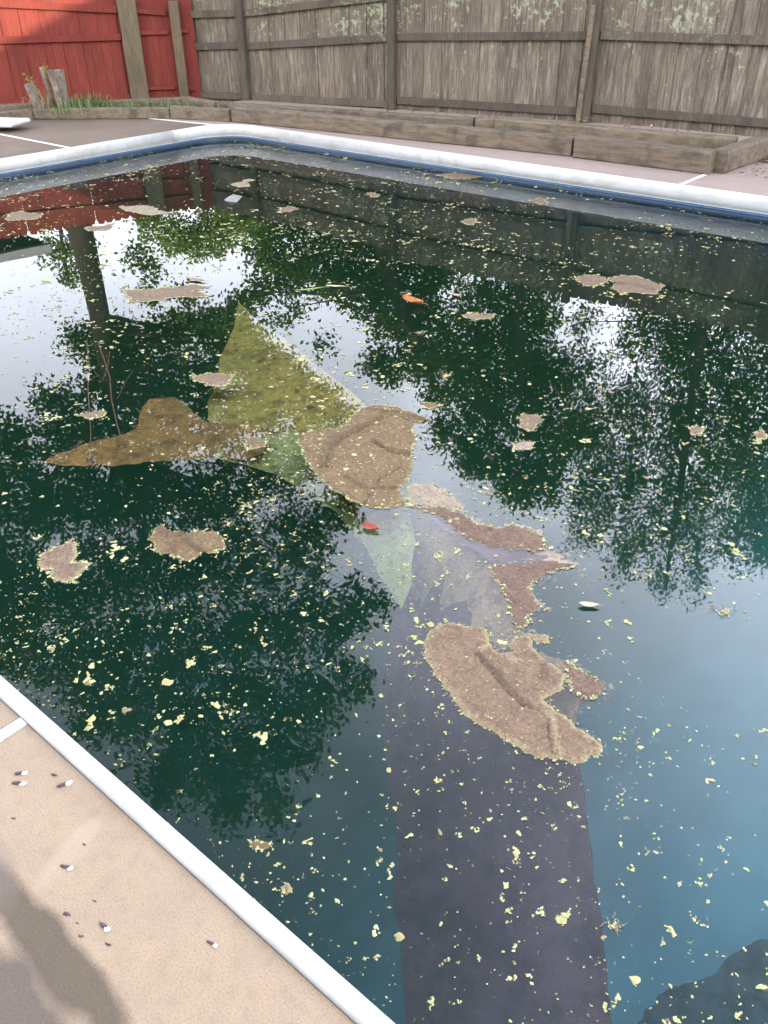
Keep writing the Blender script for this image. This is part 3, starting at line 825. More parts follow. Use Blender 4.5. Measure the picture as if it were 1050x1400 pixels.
# ------------------------------------------------------------------ unseen building added behind the photographer to shade the yard
shade_house = empty('shade_house', (4, -9, 0), 'unseen two storey gabled building added behind the photographer to shade the yard', 'shade_house')
m_side = mat_simple('siding', (.45, .43, .38), .7, .06, 3, 0); m_roof = mat_simple('shingles', (.09, .085, .08), .9, .3, 8, .3)
def gable(x0, x1, y0, y1, zl, zr_, xr, zridge):
    """wing whose ridge runs along y at xr; eaves zl (left) and zr_ (right)"""
    V = [(x0, y0, -.1), (x1, y0, -.1), (x1, y1, -.1), (x0, y1, -.1), (x0, y0, zl), (x1, y0, zr_), (x1, y1, zr_), (x0, y1, zl), (xr, y0, zridge), (xr, y1, zridge)]
    return V, [(0, 1, 5, 8, 4), (1, 2, 6, 5), (2, 3, 7, 9, 6), (3, 0, 4, 7)]
hy1 = -7.0
rz_ = lambda x: 4.33+.69*(x+7.3)
V, Fc = gable(-8.6, 2.4, -16, hy1-.35, rz_(-8.6)-.16, rz_(.6)-.16-.5*1.8, .6, rz_(.6)-.16)
link('wall', mesh_from('wall', V, Fc, m_side), shade_house)
V = [(3.0-.5, -15.2, -.1), (17, -15.2, -.1), (17, -7.9, -.1), (2.5, -7.9, -.1), (2.5, -15.2, 6.4), (17, -15.2, 6.4), (17, -7.9, 6.4), (2.5, -7.9, 6.4), (2.5, -11.5, 9.0), (17, -11.5, 9.0)]
link('wall', mesh_from('wall', V, [(1, 2, 6, 9, 5), (2, 3, 7, 6), (3, 0, 4, 8, 7), (0, 1, 5, 4)], m_side), shade_house)
def roofplane(p4):
    V = [Vector(q) for q in p4]; V += [q+Vector((0, 0, .15)) for q in V]
    link('roof', mesh_from('roof', V, [(0, 3, 2, 1), (4, 5, 6, 7), (0, 1, 5, 4), (1, 2, 6, 5), (2, 3, 7, 6), (3, 0, 4, 7)], m_roof), shade_house)
roofplane([(-9.3, hy1, rz_(-9.3)-.15), (.6, hy1, rz_(.6)-.15), (.6, -16.4, rz_(.6)-.15), (-9.3, -16.4, rz_(-9.3)-.15)])
roofplane([(.605, hy1, rz_(.6)-.15), (3.2, hy1, rz_(.6)-.15-.5*2.6), (3.2, -16.4, rz_(.6)-.15-.5*2.6), (.605, -16.4, rz_(.6)-.15)])
roofplane([(2.2, -7.4, 6.10), (17.4, -7.4, 6.10), (17.4, -11.5, 9.02), (2.2, -11.5, 9.02)])
roofplane([(2.2, -11.51, 9.02), (17.4, -11.51, 9.02), (17.4, -15.7, 6.10), (2.2, -15.7, 6.10)])
m_pane = mat_simple('house_glass', (.05, .06, .07), .1, .1, 3, 0); m_trim = mat_simple('trim_white', (.7, .7, .68), .5, .05, 9, 0)
for wx, wy in ((-6.8, hy1-.35), (-3.4, hy1-.35), (0, hy1-.35), (5.0, -7.9), (8.5, -7.9), (12, -7.9), (15, -7.9)):
    for wz in (1.4, 4.0):
        if wx == -6.8 and wz > 3: continue
        wdw = link('window', box_me('window', (wx, wy+.03, wz), (1.2, .06, 1.3), m_trim, None, .01), shade_house)
        link('pane', box_me('pane', (wx, wy+.065, wz), (1.02, .02, 1.12), m_pane), wdw)


# ------------------------------------------------------------------ scum, cover and leaves: materials
def mat_scum(name, c, c2, rimc, rimw=.02, speck=.5, dark=(.10, .07, .045), rima=.8):
    m, n, b = new_mat(name)
    f1 = noise_t(n, pos(n), 13, 6, .7); f2 = noise_t(n, pos(n), 95, 4, .7)
    base = mixc(n, ramp(n, f1, [(.35, (0, 0, 0)), (.65, (1, 1, 1))]), c, c2)
    f3 = noise_t(n, pos(n, loc=(1, 2, 0)), 42, 6, .75, 1.2); f4 = noise_t(n, pos(n, loc=(6, 2, 0)), 240, 3, .7)
    base = mixc(n, ramp(n, f3, [(.40, (.7,)*3), (.52, (0, 0, 0))]), base, tuple(x*.55 for x in c2))
    base = mixc(n, ramp(n, f3, [(.58, (0, 0, 0)), (.70, (.5,)*3)]), base, tuple(min(1, x*1.4) for x in c))
    base = mixc(n, ramp(n, f2, [(.34, (.75,)*3), (.45, (0, 0, 0))]), base, dark)
    base = mixc(n, ramp(n, f4, [(.36, (.6,)*3), (.46, (0, 0, 0))]), base, dark)
    base = mixc(n, ramp(n, f2, [(.58, (0, 0, 0)), (.66, (speck,)*3)]), base, rimc)
    at = n.nodes.new('ShaderNodeAttribute'); at.attribute_name = 'rim'
    ad = n.nodes.new('ShaderNodeMath'); ad.operation = 'MULTIPLY_ADD'; ad.inputs[1].default_value = rimw*2.6; 
    n.links.new(f2, ad.inputs[0]); 
    sb = n.nodes.new('ShaderNodeMath'); sb.operation = 'SUBTRACT'; n.links.new(at.outputs['Fac'], sb.inputs[0]); n.links.new(ad.outputs[0], sb.inputs[1])
    ad.inputs[2].default_value = -rimw*1.5
    mr = n.nodes.new('ShaderNodeMapRange'); mr.inputs['From Min'].default_value = 0; mr.inputs['From Max'].default_value = rimw
    mr.inputs['To Min'].default_value = rima; mr.inputs['To Max'].default_value = 0
    n.links.new(sb.outputs[0], mr.inputs['Value'])
    base = mixc(n, mr.outputs[0], base, rimc)
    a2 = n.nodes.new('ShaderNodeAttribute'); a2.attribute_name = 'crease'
    base = mixc(n, a2.outputs['Fac'], base, tuple(x*.35 for x in c2))  # fold lines darkened in the colour: dirt plus the creases' shade
    n.links.new(base, b.inputs['Base Color']); b.inputs['Roughness'].default_value = .75; b.inputs['Specular IOR Level'].default_value = .3
    h = n.nodes.new('ShaderNodeMath'); h.operation = 'ADD'; n.links.new(f3, h.inputs[0]); n.links.new(f2, h.inputs[1])
    bump(n, b, h.outputs[0], .7, .006); return m
m_scum = mat_scum('dried_scum', (.19, .118, .068), (.14, .085, .048), (.31, .25, .12), .022)
m_scum_tan = mat_scum('dried_scum_tan', (.175, .108, .045), (.13, .078, .032), (.31, .25, .10), .012, .5, (.055, .038, .02), .2)
m_scum_small = mat_scum('dried_scum_small', (.19, .125, .072), (.15, .098, .055), (.27, .21, .11), .010, .3, (.08, .055, .035), .5)
m_scum_pale = mat_scum('pale_scum', (.29, .225, .15), (.235, .18, .115), (.35, .29, .16), .012, .4, (.10, .08, .05), .4)
def mat_cover(name, c, c2, speck, specka=.4):
    m, n, b = new_mat(name)
    f0 = noise_t(n, pos(n), 2.6, 7, .7, .6); f1 = noise_t(n, pos(n, loc=(3, 1, 0)), 11, 6, .7); f2 = noise_t(n, pos(n), 55, 5, .75); f3 = noise_t(n, pos(n, loc=(7, 7, 0)), 150, 3, .7)
    base = mixc(n, ramp(n, f0, [(.38, (0, 0, 0)), (.62, (1, 1, 1))]), c, c2)
    base = mixc(n, ramp(n, f1, [(.38, (.9,)*3), (.54, (0, 0, 0))]), base, tuple(x*.35 for x in c))
    base = mixc(n, ramp(n, f2, [(.56, (0, 0, 0)), (.64, (specka,)*3)]), base, speck)
    base = mixc(n, ramp(n, f3, [(.33, (.7,)*3), (.42, (0, 0, 0))]), base, tuple(x*.3 for x in c))
    n.links.new(base, b.inputs['Base Color']); b.inputs['Roughness'].default_value = .8
    bump(n, b, f1, .8, .02); return m
m_cov_olive = mat_cover('cover_olive_silt', (.40, .27, .045), (.27, .20, .035), (.48, .40, .08))
m_cov_brown = mat_cover('cover_brown_silt', (.30, .15, .028), (.21, .11, .022), (.45, .33, .10), .6)
m_cov_green = mat_cover('cover_green_film', (.40, .37, .11), (.27, .27, .075), (.50, .48, .18))
m_cov_pink = mat_cover('cover_tan_silt', (.60, .35, .17), (.48, .27, .13), (.62, .47, .24), .5)
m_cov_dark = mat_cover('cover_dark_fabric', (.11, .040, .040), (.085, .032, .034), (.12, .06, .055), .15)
m_cov_dark2 = mat_cover('cover_dark_silted', (.14, .062, .05), (.10, .045, .038), (.15, .09, .07), .15)
m_cov_mud = mat_cover('cover_mud_covered', (.12, .115, .13), (.09, .085, .10), (.15, .13, .12), .15)

def px_poly(pts, z=WZ):
    out_ = []
    for q in pts:
        zz = q[2] if len(q) > 2 else z
        v = onz(q[0], q[1], zz); out_.append(Vector((v.x, v.y, zz)))
    return out_
def fold_dist(x, y, line):
    P_ = np.array([(v.x, v.y) for v in line]); return dist_poly(x, y, P_, False)

# ------------------------------------------------------------------ sunken pool cover
cover = empty('pool_cover', tuple(onz(560, 760, -.4)), 'collapsed pool cover sunk under the water, brown and olive with silt', 'pool cover')
def cover_part(name, pts, mat, step=.05, wr=.012, amp=.14, lv=3, sd=0, fr=3.0):
    o = sheet(name, jagged(px_poly(pts), amp, lv, sd), step, lambda x, y, b, d: np.minimum(b+nz(x, y, fr, sd)*wr*np.minimum(1, d/.03+.1), WZ-.006), mat, cover)
    return o
cover_part('olive_sheet', [(326, 413, -0.235), (372, 452, -0.218), (430, 497, -0.207), (502, 556, -0.191), (480, 600, -0.213), (430, 600, -0.235), (370, 600, -0.246), (288, 592, -0.246), (284, 550, -0.246), (300, 490, -0.240)], m_cov_olive, .05, .02, .03, 3, 1)
cover_part('silted_wing', [(58, 633, -.163), (98, 615, -.17), (132, 602, -.18), (182, 588, -.185), (190, 568, -.19), (204, 546, -.195), (240, 543, -.195), (262, 560, -.20), (284, 577, -.20), (330, 580, -.215), (378, 590, -.23), (392, 600, -.24), (345, 628, -.24), (290, 627, -.235), (190, 634, -.21)], m_cov_brown, .045, .010, .09, 4, 2)
cover_part('green_sheet', [(286, 624, -0.224), (340, 600, -0.224), (400, 590, -0.224), (440, 600, -0.254), (500, 680, -0.254), (560, 688, -0.224), (568, 740, -0.242), (562, 800, -0.302), (548, 834, -0.338), (520, 790, -0.338), (498, 745, -0.338), (465, 705, -0.326), (425, 676, -0.314), (380, 650, -0.290), (330, 634, -0.254)], m_cov_green, .05, .02, .03, 3, 3)
cover_part('tan_sheet', [(560, 690, -.20), (598, 688, -.17), (630, 702, -.165), (665, 722, -.165), (700, 718, -.165), (736, 730, -.165), (748, 752, -.17), (788, 771, -.163), (742, 786, -.17), (724, 800, -.175), (742, 828, -.17), (718, 846, -.19), (716, 872, -.22), (688, 892, -.26), (640, 890, -.36), (590, 850, -.46), (560, 790, -.48), (556, 730, -.42)], m_cov_pink, .035, .012, .10, 4, 4)
cover_part('fold_shade', [(588, 704, -.160), (640, 728, -.162), (690, 752, -.164), (752, 760, -.163), (700, 771, -.162), (672, 768, -.162), (630, 742, -.160)], m_cov_dark, .03, .004, .10, 4, 14)  # thin dark sheet over the tan one, standing for its fold's shade
cover_part('dark_sheet', [(562, 700, -0.362), (548, 790, -0.494), (536, 850, -0.572), (520, 940, -0.632), (524, 1010, -0.662), (535, 1100, -0.662), (540, 1200, -0.662), (548, 1300, -0.662), (556, 1420, -0.662), (580, 1700, -0.662), (870, 1700, -0.512), (845, 1480, -0.458), (834, 1390, -0.434), (826, 1300, -0.410), (811, 1190, -0.386), (800, 1090, -0.350), (788, 1010, -0.302), (760, 940, -0.266), (700, 880, -0.266), (640, 820, -0.314)], m_cov_dark, .05, .03, .05, 3, 5)
cover_part('brown_fold', [(640, 1000, -.38), (780, 1020, -.26), (798, 1090, -.32), (810, 1190, -.36), (824, 1300, -.39), (800, 1310, -.42), (770, 1190, -.43), (720, 1080, -.42)], m_cov_dark2, .05, .012, .03, 3, 6)
cover_part('tan_wing', [(738, 890, -.20), (775, 905, -.172), (800, 922, -.168), (828, 940, -.165), (818, 956, -.172), (793, 962, -.19), (786, 990, -.24), (760, 985, -.28), (735, 950, -.28)], m_cov_pink, .03, .01, .08, 4, 7)
cover_part('corner_sheet', [(1090, 1275, -.78), (1000, 1305, -.80), (935, 1345, -.82), (880, 1385, -.84), (850, 1450, -.84), (850, 1700, -.84), (1250, 1700, -.80), (1250, 1290, -.78)], m_cov_mud, .06, .03, .13, 4, 8)

# ------------------------------------------------------------------ algae flecks
m_fleck = bpy.data.materials.new('algae_flecks'); m_fleck.use_nodes = True; n_ = m_fleck.node_tree; b_ = n_.nodes['Principled BSDF']
gI = n_.nodes.new('ShaderNodeNewGeometry').outputs['Random Per Island']
n_.links.new(ramp(n_, gI, [(0, (.12, .085, .035)), (.16, (.25, .21, .075)), (.5, (.33, .31, .115)), (.85, (.38, .365, .15)), (1, (.40, .385, .20))]), b_.inputs['Base Color'])
b_.inputs['Roughness'].default_value = .7
def fleck_arrays(cx, cy, r, rg, z0=WZ+.0015, k=9):
    n = len(cx); ang0 = rg.uniform(0, 6.28, n); asp = rg.uniform(.4, 1.0, n)
    th = np.arange(k)/k*2*np.pi
    rr_ = r[:, None]*rg.uniform(.35, 1.35, (n, k))
    x = rr_*np.cos(th)[None]; y = rr_*np.sin(th)[None]*asp[:, None]
    X = cx[:, None]+x*np.cos(ang0)[:, None]-y*np.sin(ang0)[:, None]
    Y = cy[:, None]+x*np.sin(ang0)[:, None]+y*np.cos(ang0)[:, None]
    Z = np.full((n, k), z0)
    top = np.stack([cx, cy, np.full(n, z0)+np.minimum(r*.35, .004)], 1)
    V = np.concatenate([np.stack([X, Y, Z], 2), top[:, None, :]], 1).reshape(-1, 3)
    base = (np.arange(n)*(k+1))[:, None]
    F = np.stack([np.stack([base[:, 0]+j, base[:, 0]+(j+1) % k, base[:, 0]+k], 1) for j in range(k)], 1).reshape(-1, 3)
    return V, F
# ------------------------------------------------------------------ scum mats at the surface
def scum(name, label, cat, pts, mat, step=.03, lift=.006, rough=.006, folds=(), amp=.16, lv=5, sd=0, group=None, lip=.004):
    ol = jagged(px_poly(pts), amp, lv, sd)
    c = sum(ol, Vector())/len(ol)
    F_ = [(px_poly(l), w, h) for l, w, h in folds]
    crusts = [l for l, w, h in F_ if w < 0]; F_ = [q for q in F_ if q[1] > 0]
    def zf(x, y, b, d):
        z = WZ+.0004+np.minimum(d/.008, 1)*(lift*.55+lip*.45*np.exp(-((d-.012)/.008)**2))
        z += nz(x, y, 28, sd)*rough*np.minimum(1, d/.02)
        for l, w, h in F_:
            dd = fold_dist(x, y, l); z += h*np.exp(-(dd/w)**2)
        return np.where(d > .006, np.maximum(z, WZ+.0012), z)
    o = sheet(name, ol, step, zf, mat)
    bpy_c = Vector((c.x, c.y, WZ))
    co = np.empty(len(o.data.vertices)*3, np.float32); o.data.vertices.foreach_get('co', co); co = co.reshape(-1, 3)
    cr_ = np.zeros(len(co))
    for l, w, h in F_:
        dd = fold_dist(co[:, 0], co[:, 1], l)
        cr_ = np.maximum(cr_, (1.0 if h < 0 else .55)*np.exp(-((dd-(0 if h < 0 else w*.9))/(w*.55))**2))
    if crusts:
        rm = np.empty(len(co), np.float32); o.data.attributes['rim'].data.foreach_get('value', rm)
        for l in crusts: rm = np.minimum(rm, fold_dist(co[:, 0], co[:, 1], l)+.004)
        o.data.attributes['rim'].data.foreach_set('value', rm.astype(np.float32))
    at = o.data.attributes.new('crease', 'FLOAT', 'POINT'); at.data.foreach_set('value', cr_.astype(np.float32))
    o.data.transform(Matrix.Translation(-bpy_c)); o.location = bpy_c
    nb = max(30, int(sum((ol[i]-ol[i-1]).length for i in range(len(ol)))*260))
    rg = np.random.default_rng(sd+5); k = rg.integers(0, len(ol), nb)
    ox = np.array([(ol[i].x-c.x, ol[i].y-c.y) for i in k])+rg.normal(0, .0055, (nb, 2))
    V, F = fleck_arrays(ox[:, 0], ox[:, 1], np.minimum(.012, .0024*step/.0065*.8*np.exp(rg.normal(0, .5, nb)))*(.7 if step > .012 else 1), rg, .003)
    cb_ = link('crust_bits', mesh_np('crust_bits', V, F, m_fleck)); cb_.parent = o; cb_['kind'] = 'stuff'
    tag(o, label, cat, group); return o
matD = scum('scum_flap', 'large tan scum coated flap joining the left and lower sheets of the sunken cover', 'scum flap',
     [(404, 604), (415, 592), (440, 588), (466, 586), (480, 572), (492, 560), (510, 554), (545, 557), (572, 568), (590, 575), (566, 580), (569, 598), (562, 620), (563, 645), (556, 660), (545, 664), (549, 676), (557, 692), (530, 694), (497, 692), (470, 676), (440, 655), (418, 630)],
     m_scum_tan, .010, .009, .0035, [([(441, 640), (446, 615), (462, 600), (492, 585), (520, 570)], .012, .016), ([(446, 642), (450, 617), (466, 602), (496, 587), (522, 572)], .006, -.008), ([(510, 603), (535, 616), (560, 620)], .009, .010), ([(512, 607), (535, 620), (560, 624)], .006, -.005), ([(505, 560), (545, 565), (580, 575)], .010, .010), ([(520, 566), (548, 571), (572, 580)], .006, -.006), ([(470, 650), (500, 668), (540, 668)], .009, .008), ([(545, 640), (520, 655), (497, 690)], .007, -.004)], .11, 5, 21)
scum('scum_flap', 'pale greyish scum patch right of the gap below the large tan flap', 'scum flap',
     [(557, 668), (585, 662), (610, 668), (624, 684), (632, 700), (600, 694), (560, 690), (558, 680)], m_scum_pale, .014, .006, .004, (), .16, 4, 22)
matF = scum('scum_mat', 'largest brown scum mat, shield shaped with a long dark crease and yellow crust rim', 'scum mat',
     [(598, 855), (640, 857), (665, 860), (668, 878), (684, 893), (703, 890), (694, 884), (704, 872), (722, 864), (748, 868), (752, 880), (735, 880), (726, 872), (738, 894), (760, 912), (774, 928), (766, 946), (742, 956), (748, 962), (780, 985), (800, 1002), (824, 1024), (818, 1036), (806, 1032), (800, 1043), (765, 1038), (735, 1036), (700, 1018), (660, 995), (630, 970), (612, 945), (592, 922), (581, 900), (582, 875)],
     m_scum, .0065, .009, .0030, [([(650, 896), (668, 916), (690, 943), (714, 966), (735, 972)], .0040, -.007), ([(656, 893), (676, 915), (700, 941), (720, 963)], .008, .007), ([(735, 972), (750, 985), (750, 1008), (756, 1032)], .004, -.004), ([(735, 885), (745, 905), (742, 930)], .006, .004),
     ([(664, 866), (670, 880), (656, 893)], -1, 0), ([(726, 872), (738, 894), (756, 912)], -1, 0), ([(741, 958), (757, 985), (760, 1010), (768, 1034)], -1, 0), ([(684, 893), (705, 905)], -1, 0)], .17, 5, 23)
m_scum_silt = mat_scum('silt_brown', (.165, .10, .062), (.12, .072, .045), (.24, .18, .10), .004, .35, (.05, .03, .02), .25)
scum('scum_band', 'ragged brown silt band trailing right from the pale patch to a blunt end', 'scum band',
     [(561, 691), (600, 692), (632, 701), (652, 716), (676, 722), (700, 717), (722, 722), (738, 731), (747, 750), (728, 754), (700, 748), (668, 748), (642, 738), (622, 722), (600, 706), (575, 698)], m_scum_silt, .013, .005, .003, (), .15, 4, 31)
scum('scum_band', 'brown silt band with a long right hand point, above the largest mat', 'scum band',
     [(668, 774), (700, 770), (745, 766), (789, 771), (770, 779), (742, 786), (726, 798), (742, 827), (722, 843), (716, 862), (704, 852), (700, 826), (690, 802), (672, 790)], m_scum_silt, .013, .005, .003, (), .15, 4, 32)
scum('scum_band', 'brown silt point sticking out right from under the largest mat', 'scum band',
     [(768, 902), (790, 914), (812, 928), (829, 940), (818, 952), (800, 956), (788, 948), (776, 930)], m_scum_silt, .010, .004, .002, (), .15, 4, 33)
SM = [
 ('scum_mat', 'folded two lobed scum mat floating left of centre below the brown wing', [(203, 738), (212, 722), (224, 720), (245, 728), (275, 726), (303, 732), (306, 752), (290, 757), (272, 757), (262, 767), (245, 768), (232, 758), (212, 752)], m_scum_tan, .014, [([(222, 722), (240, 742), (236, 756)], .01, .012), ([(245, 728), (262, 745), (280, 755)], .01, .012)]),
 ('scum_mat', 'heart shaped scum mat with a pointed tail, near the left edge', [(50, 772), (54, 758), (72, 748), (96, 740), (106, 746), (104, 760), (98, 769), (128, 770), (112, 782), (102, 792), (84, 797), (68, 788), (72, 778), (58, 780)], m_scum, .014, []),
 ('scum_mat', 'long tan scum mat with a forked right end, floating over the mirrored sky', [(166, 396), (200, 396), (225, 392), (265, 389), (290, 391), (262, 398), (288, 404), (262, 407), (225, 410), (200, 413), (176, 414), (172, 402)], m_scum_small, .02, []),
 ('scum_mat', 'oval tan scum piece beside the apex of the olive sheet', [(262, 513), (285, 510), (306, 512), (320, 513), (313, 524), (304, 529), (284, 525), (266, 521)], m_scum_small, .016, []),
 ('scum_mat', 'small pinkish scum sliver above the left tip of the brown wing', [(104, 568), (118, 563), (143, 561), (139, 571), (120, 574)], m_scum_small, .014, []),
 ('scum_mat', 'small scum scrap on the brown wing beside the large tan flap', [(333, 600), (345, 597), (366, 604), (362, 612), (345, 614), (334, 609)], m_scum_tan, .014, []),
 ('scum_mat', 'lozenge scum piece left of the cluster near the far right water', [(786, 382), (800, 377), (816, 376), (828, 382), (822, 390), (804, 392)], m_scum_small, .016, []),
 ('scum_mat', 'ragged larger scum piece of the cluster near the far right water', [(831, 380), (850, 377), (872, 378), (890, 386), (910, 391), (896, 403), (874, 401), (850, 402), (836, 394)], m_scum_small, .016, [([(838, 388), (865, 388), (890, 396)], .02, .01)]),
 ('scum_mat', 'heart shaped scum piece floating in front of the mirrored leafy tree', [(708, 572), (718, 566), (733, 567), (741, 575), (734, 585), (722, 591), (708, 584), (714, 578)], m_scum_small, .014, []),
 ('scum_mat', 'notched flat scum piece just below the heart shaped one', [(698, 606), (715, 603), (731, 605), (729, 613), (712, 615), (700, 615)], m_scum_pale, .014, []),
 ('scum_mat', 'small round brownish scum piece at the right, on green reflection', [(941, 586), (951, 581), (962, 586), (960, 594), (946, 595)], m_scum_small, .012, []),
 ('scum_mat', 'small scum scrap at the right edge of the picture', [(1031, 592), (1041, 588), (1048, 598), (1040, 606), (1031, 606), (1036, 599)], m_scum_small, .012, []),
 ('scum_mat', 'narrow olive scum strip right of the orange leaf', [(632, 431), (652, 428), (676, 430), (670, 436), (646, 437)], m_scum_small, .016, []),
 ('scum_mat', 'tiny scum scrap beneath the mirrored grey fence', [(634, 302), (645, 299), (652, 302), (648, 308), (637, 307)], m_scum_small, .016, []),
 ('scum_mat', 'flat scum patch on the red reflection near the left edge', [(12, 294), (30, 289), (57, 292), (50, 300), (20, 302)], m_scum_small, .02, []),
 ('scum_mat', 'thin pale scum streak crossing the reflection of the tan post', [(164, 282), (190, 281), (215, 288), (240, 290), (212, 294), (185, 291)], m_scum_pale, .02, []),
 ('scum_mat', 'thin scum wedge lying across the mirrored tree trunk', [(116, 312), (138, 309), (158, 305), (150, 314), (124, 316)], m_scum_small, .018, []),
 ('scum_mat', 'small scum strip below the corner of the far coping', [(321, 250), (338, 245), (348, 247), (342, 255), (326, 256)], m_scum_pale, .02, []),
 ('scum_mat', 'long thin scum raft against the far right pool wall', [(596, 240), (625, 236), (664, 238), (650, 243), (610, 244)], m_scum_small, .02, []),
 ('scum_mat', 'scum scrap nearest the far right wall at the middle', [(722, 275), (736, 271), (748, 276), (738, 280)], m_scum_small, .016, []),
 ('scum_mat', 'small scum sliver right of the pale disc', [(381, 284), (398, 283), (408, 286), (396, 290), (384, 289)], m_scum_small, .016, []),
 ('scum_mat', 'short scum sliver above the tip of the large tan flap', [(576, 553), (592, 551), (602, 554), (590, 559), (578, 558)], m_scum_tan, .012, []),
 ('scum_mat', 'small scum scrap on the mirrored grey fence', [(500, 266), (512, 263), (520, 267), (510, 270)], m_scum_small, .016, []),
 ('scum_mat', 'rusty scum blob near the coping below the dark reflection', [(341, 1152), (352, 1147), (366, 1152), (368, 1160), (356, 1163), (346, 1162)], m_scum_tan, .008, []),
 ('scum_mat', 'small rusty scum crumb stuck to a yellow clump near the coping', [(384, 1212), (394, 1207), (400, 1218), (392, 1224)], m_scum, .006, []),
]
for i, (nm, lb, pts, mt, stp, fl) in enumerate(SM):
    scum(nm, lb, 'scum mat', pts, mt, stp, .006, .002, fl, .20, 4, 40+i, 'scum pieces floating on the pool')

# pale disc of plastic floating near the far corner
dpt = onz(325, 273)
dv = []
for k in range(28):
    a = math.pi*(-.05+1.1*k/27); dv.append(Vector((dpt.x+.115*math.cos(a+2.2), dpt.y+.115*math.sin(a+2.2), WZ)))
def zdisc(x, y, b, d): return WZ+.004+np.minimum(d/.05, 1)*.03
dsk = sheet('plastic_lid', dv, .03, zdisc, mat_simple('pale_plastic', (.20, .185, .17), .5, .1, 12, 0))
tag(dsk, 'pale half round plastic piece floating near the far corner', 'plastic piece')

def in_pool(x, y, m=.012):
    ok_ = (x > -LX+m) & (x < PX1-m) & (y > m) & (y < WY-m)
    for cx_, cy_, sy in ((-LX+RC, WY-RC, 1), (-LX+RC, RC, -1)):
        c = (x < cx_) & ((y-cy_)*sy > 0); ok_ &= ~(c & (np.hypot(x-cx_, y-cy_) > RC-m))
    return ok_
rf = np.random.default_rng(3)
CX = []; CY = []; CR = []
def field(n, x0, x1, y0, y1, rmed, sig, clump=.18):
    x = rf.uniform(x0, x1, n); y = rf.uniform(y0, y1, n)
    dens = np.array([noise.noise((a*1.1, b*1.1, 4.2))+.6*noise.noise((a*3.1, b*3.1, 9.2)) for a, b in zip(x, y)])
    keep = rf.uniform(-.60, .48, n) < dens
    x = x[keep]; y = y[keep]
    r = rmed*np.exp(rf.normal(0, sig, len(x)))
    big = rf.uniform(0, 1, len(x)) < clump
    CX.append(x); CY.append(y); CR.append(r)
    for a, b, q in zip(x[big], y[big], r[big]):
        m = rf.integers(2, 8); st_ = rf.normal(0, 1, (m, 2))*q*.9; p_ = np.cumsum(st_, 0)
        CX.append(a+p_[:, 0]); CY.append(b+p_[:, 1]); CR.append(np.full(m, q)*rf.uniform(.5, 1.1, m))
field(7500, -2.4, 1.2, .0, 1.9, .0017, .6)
field(4200, -2.6, 1.5, .0, 2.6, .0026, .6)
field(2600, -5, 2, 0, 4, .0050, .5)
field(6500, -8.5, 4, 0, 6.5, .0062, .55)
field(6500, -8.5, 1, 1.5, 6.5, .0064, .6)
field(1100, -2.4, 1.4, .0, 2.2, .0045, .4, .9)
field(1400, -8.5, -2.5, .3, 6.5, .012, .4, .5)
field(9000, -8.5, 3, 0, 6.5, .0036, .5, .05)
field(5000, -2.6, 1.4, 0, 2.6, .0013, .5, .05)
field(900, -8.4, 4, WY-.22, WY, .0055, .5)
field(500, -LX, -LX+.2, .2, 6.4, .0055, .5)
field(500, -2.2, .6, 0, .12, .0022, .5)
cx = np.concatenate(CX); cy = np.concatenate(CY); cr_a = np.concatenate(CR)
ok = in_pool(cx, cy); cx = cx[ok]; cy = cy[ok]; cr_a = np.minimum(cr_a[ok]*.8, .016)
V, F3 = fleck_arrays(cx, cy, cr_a, rf)
fl = link('algae_flecks', mesh_np('algae_flecks', V, F3, m_fleck)); tag(fl, 'pale yellow algae flecks scattered over the water', kind='stuff')

def flecks_on(o, n, r, zl=.014, seed=1):
    """specks lying on a mat: sampled on its own surface"""
    rg = np.random.default_rng(seed); me = o.data
    P = np.empty(len(me.vertices)*3, np.float32); me.vertices.foreach_get('co', P); P = P.reshape(-1, 3)
    i = rg.integers(0, len(P), n); q = P[i]+np.c_[rg.normal(0, .006, (n, 2)), np.zeros(n)]
    keep = q[:, 2] > P[:, 2].max()*.1 if o.parent is None else np.ones(n, bool)
    q = q[keep]; rr_ = r*np.exp(rg.normal(0, .5, len(q)))
    V, F = fleck_arrays(q[:, 0], q[:, 1], rr_, rg, 0.0); V = V.reshape(-1, 10, 3); V[:, :, 2] += q[:, 2][:, None]+.001; V = V.reshape(-1, 3)
    c = link('specks', mesh_np('specks', V, F, m_fleck)); c.parent = o; c.location = (0, 0, 0); c['kind'] = 'stuff'
flecks_on(matD, 380, .0040, seed=2); flecks_on(matF, 260, .0018, seed=3)
m_crumb = mat_simple('silt_crumbs', (.16, .085, .045), .8, .5, 60, 0)
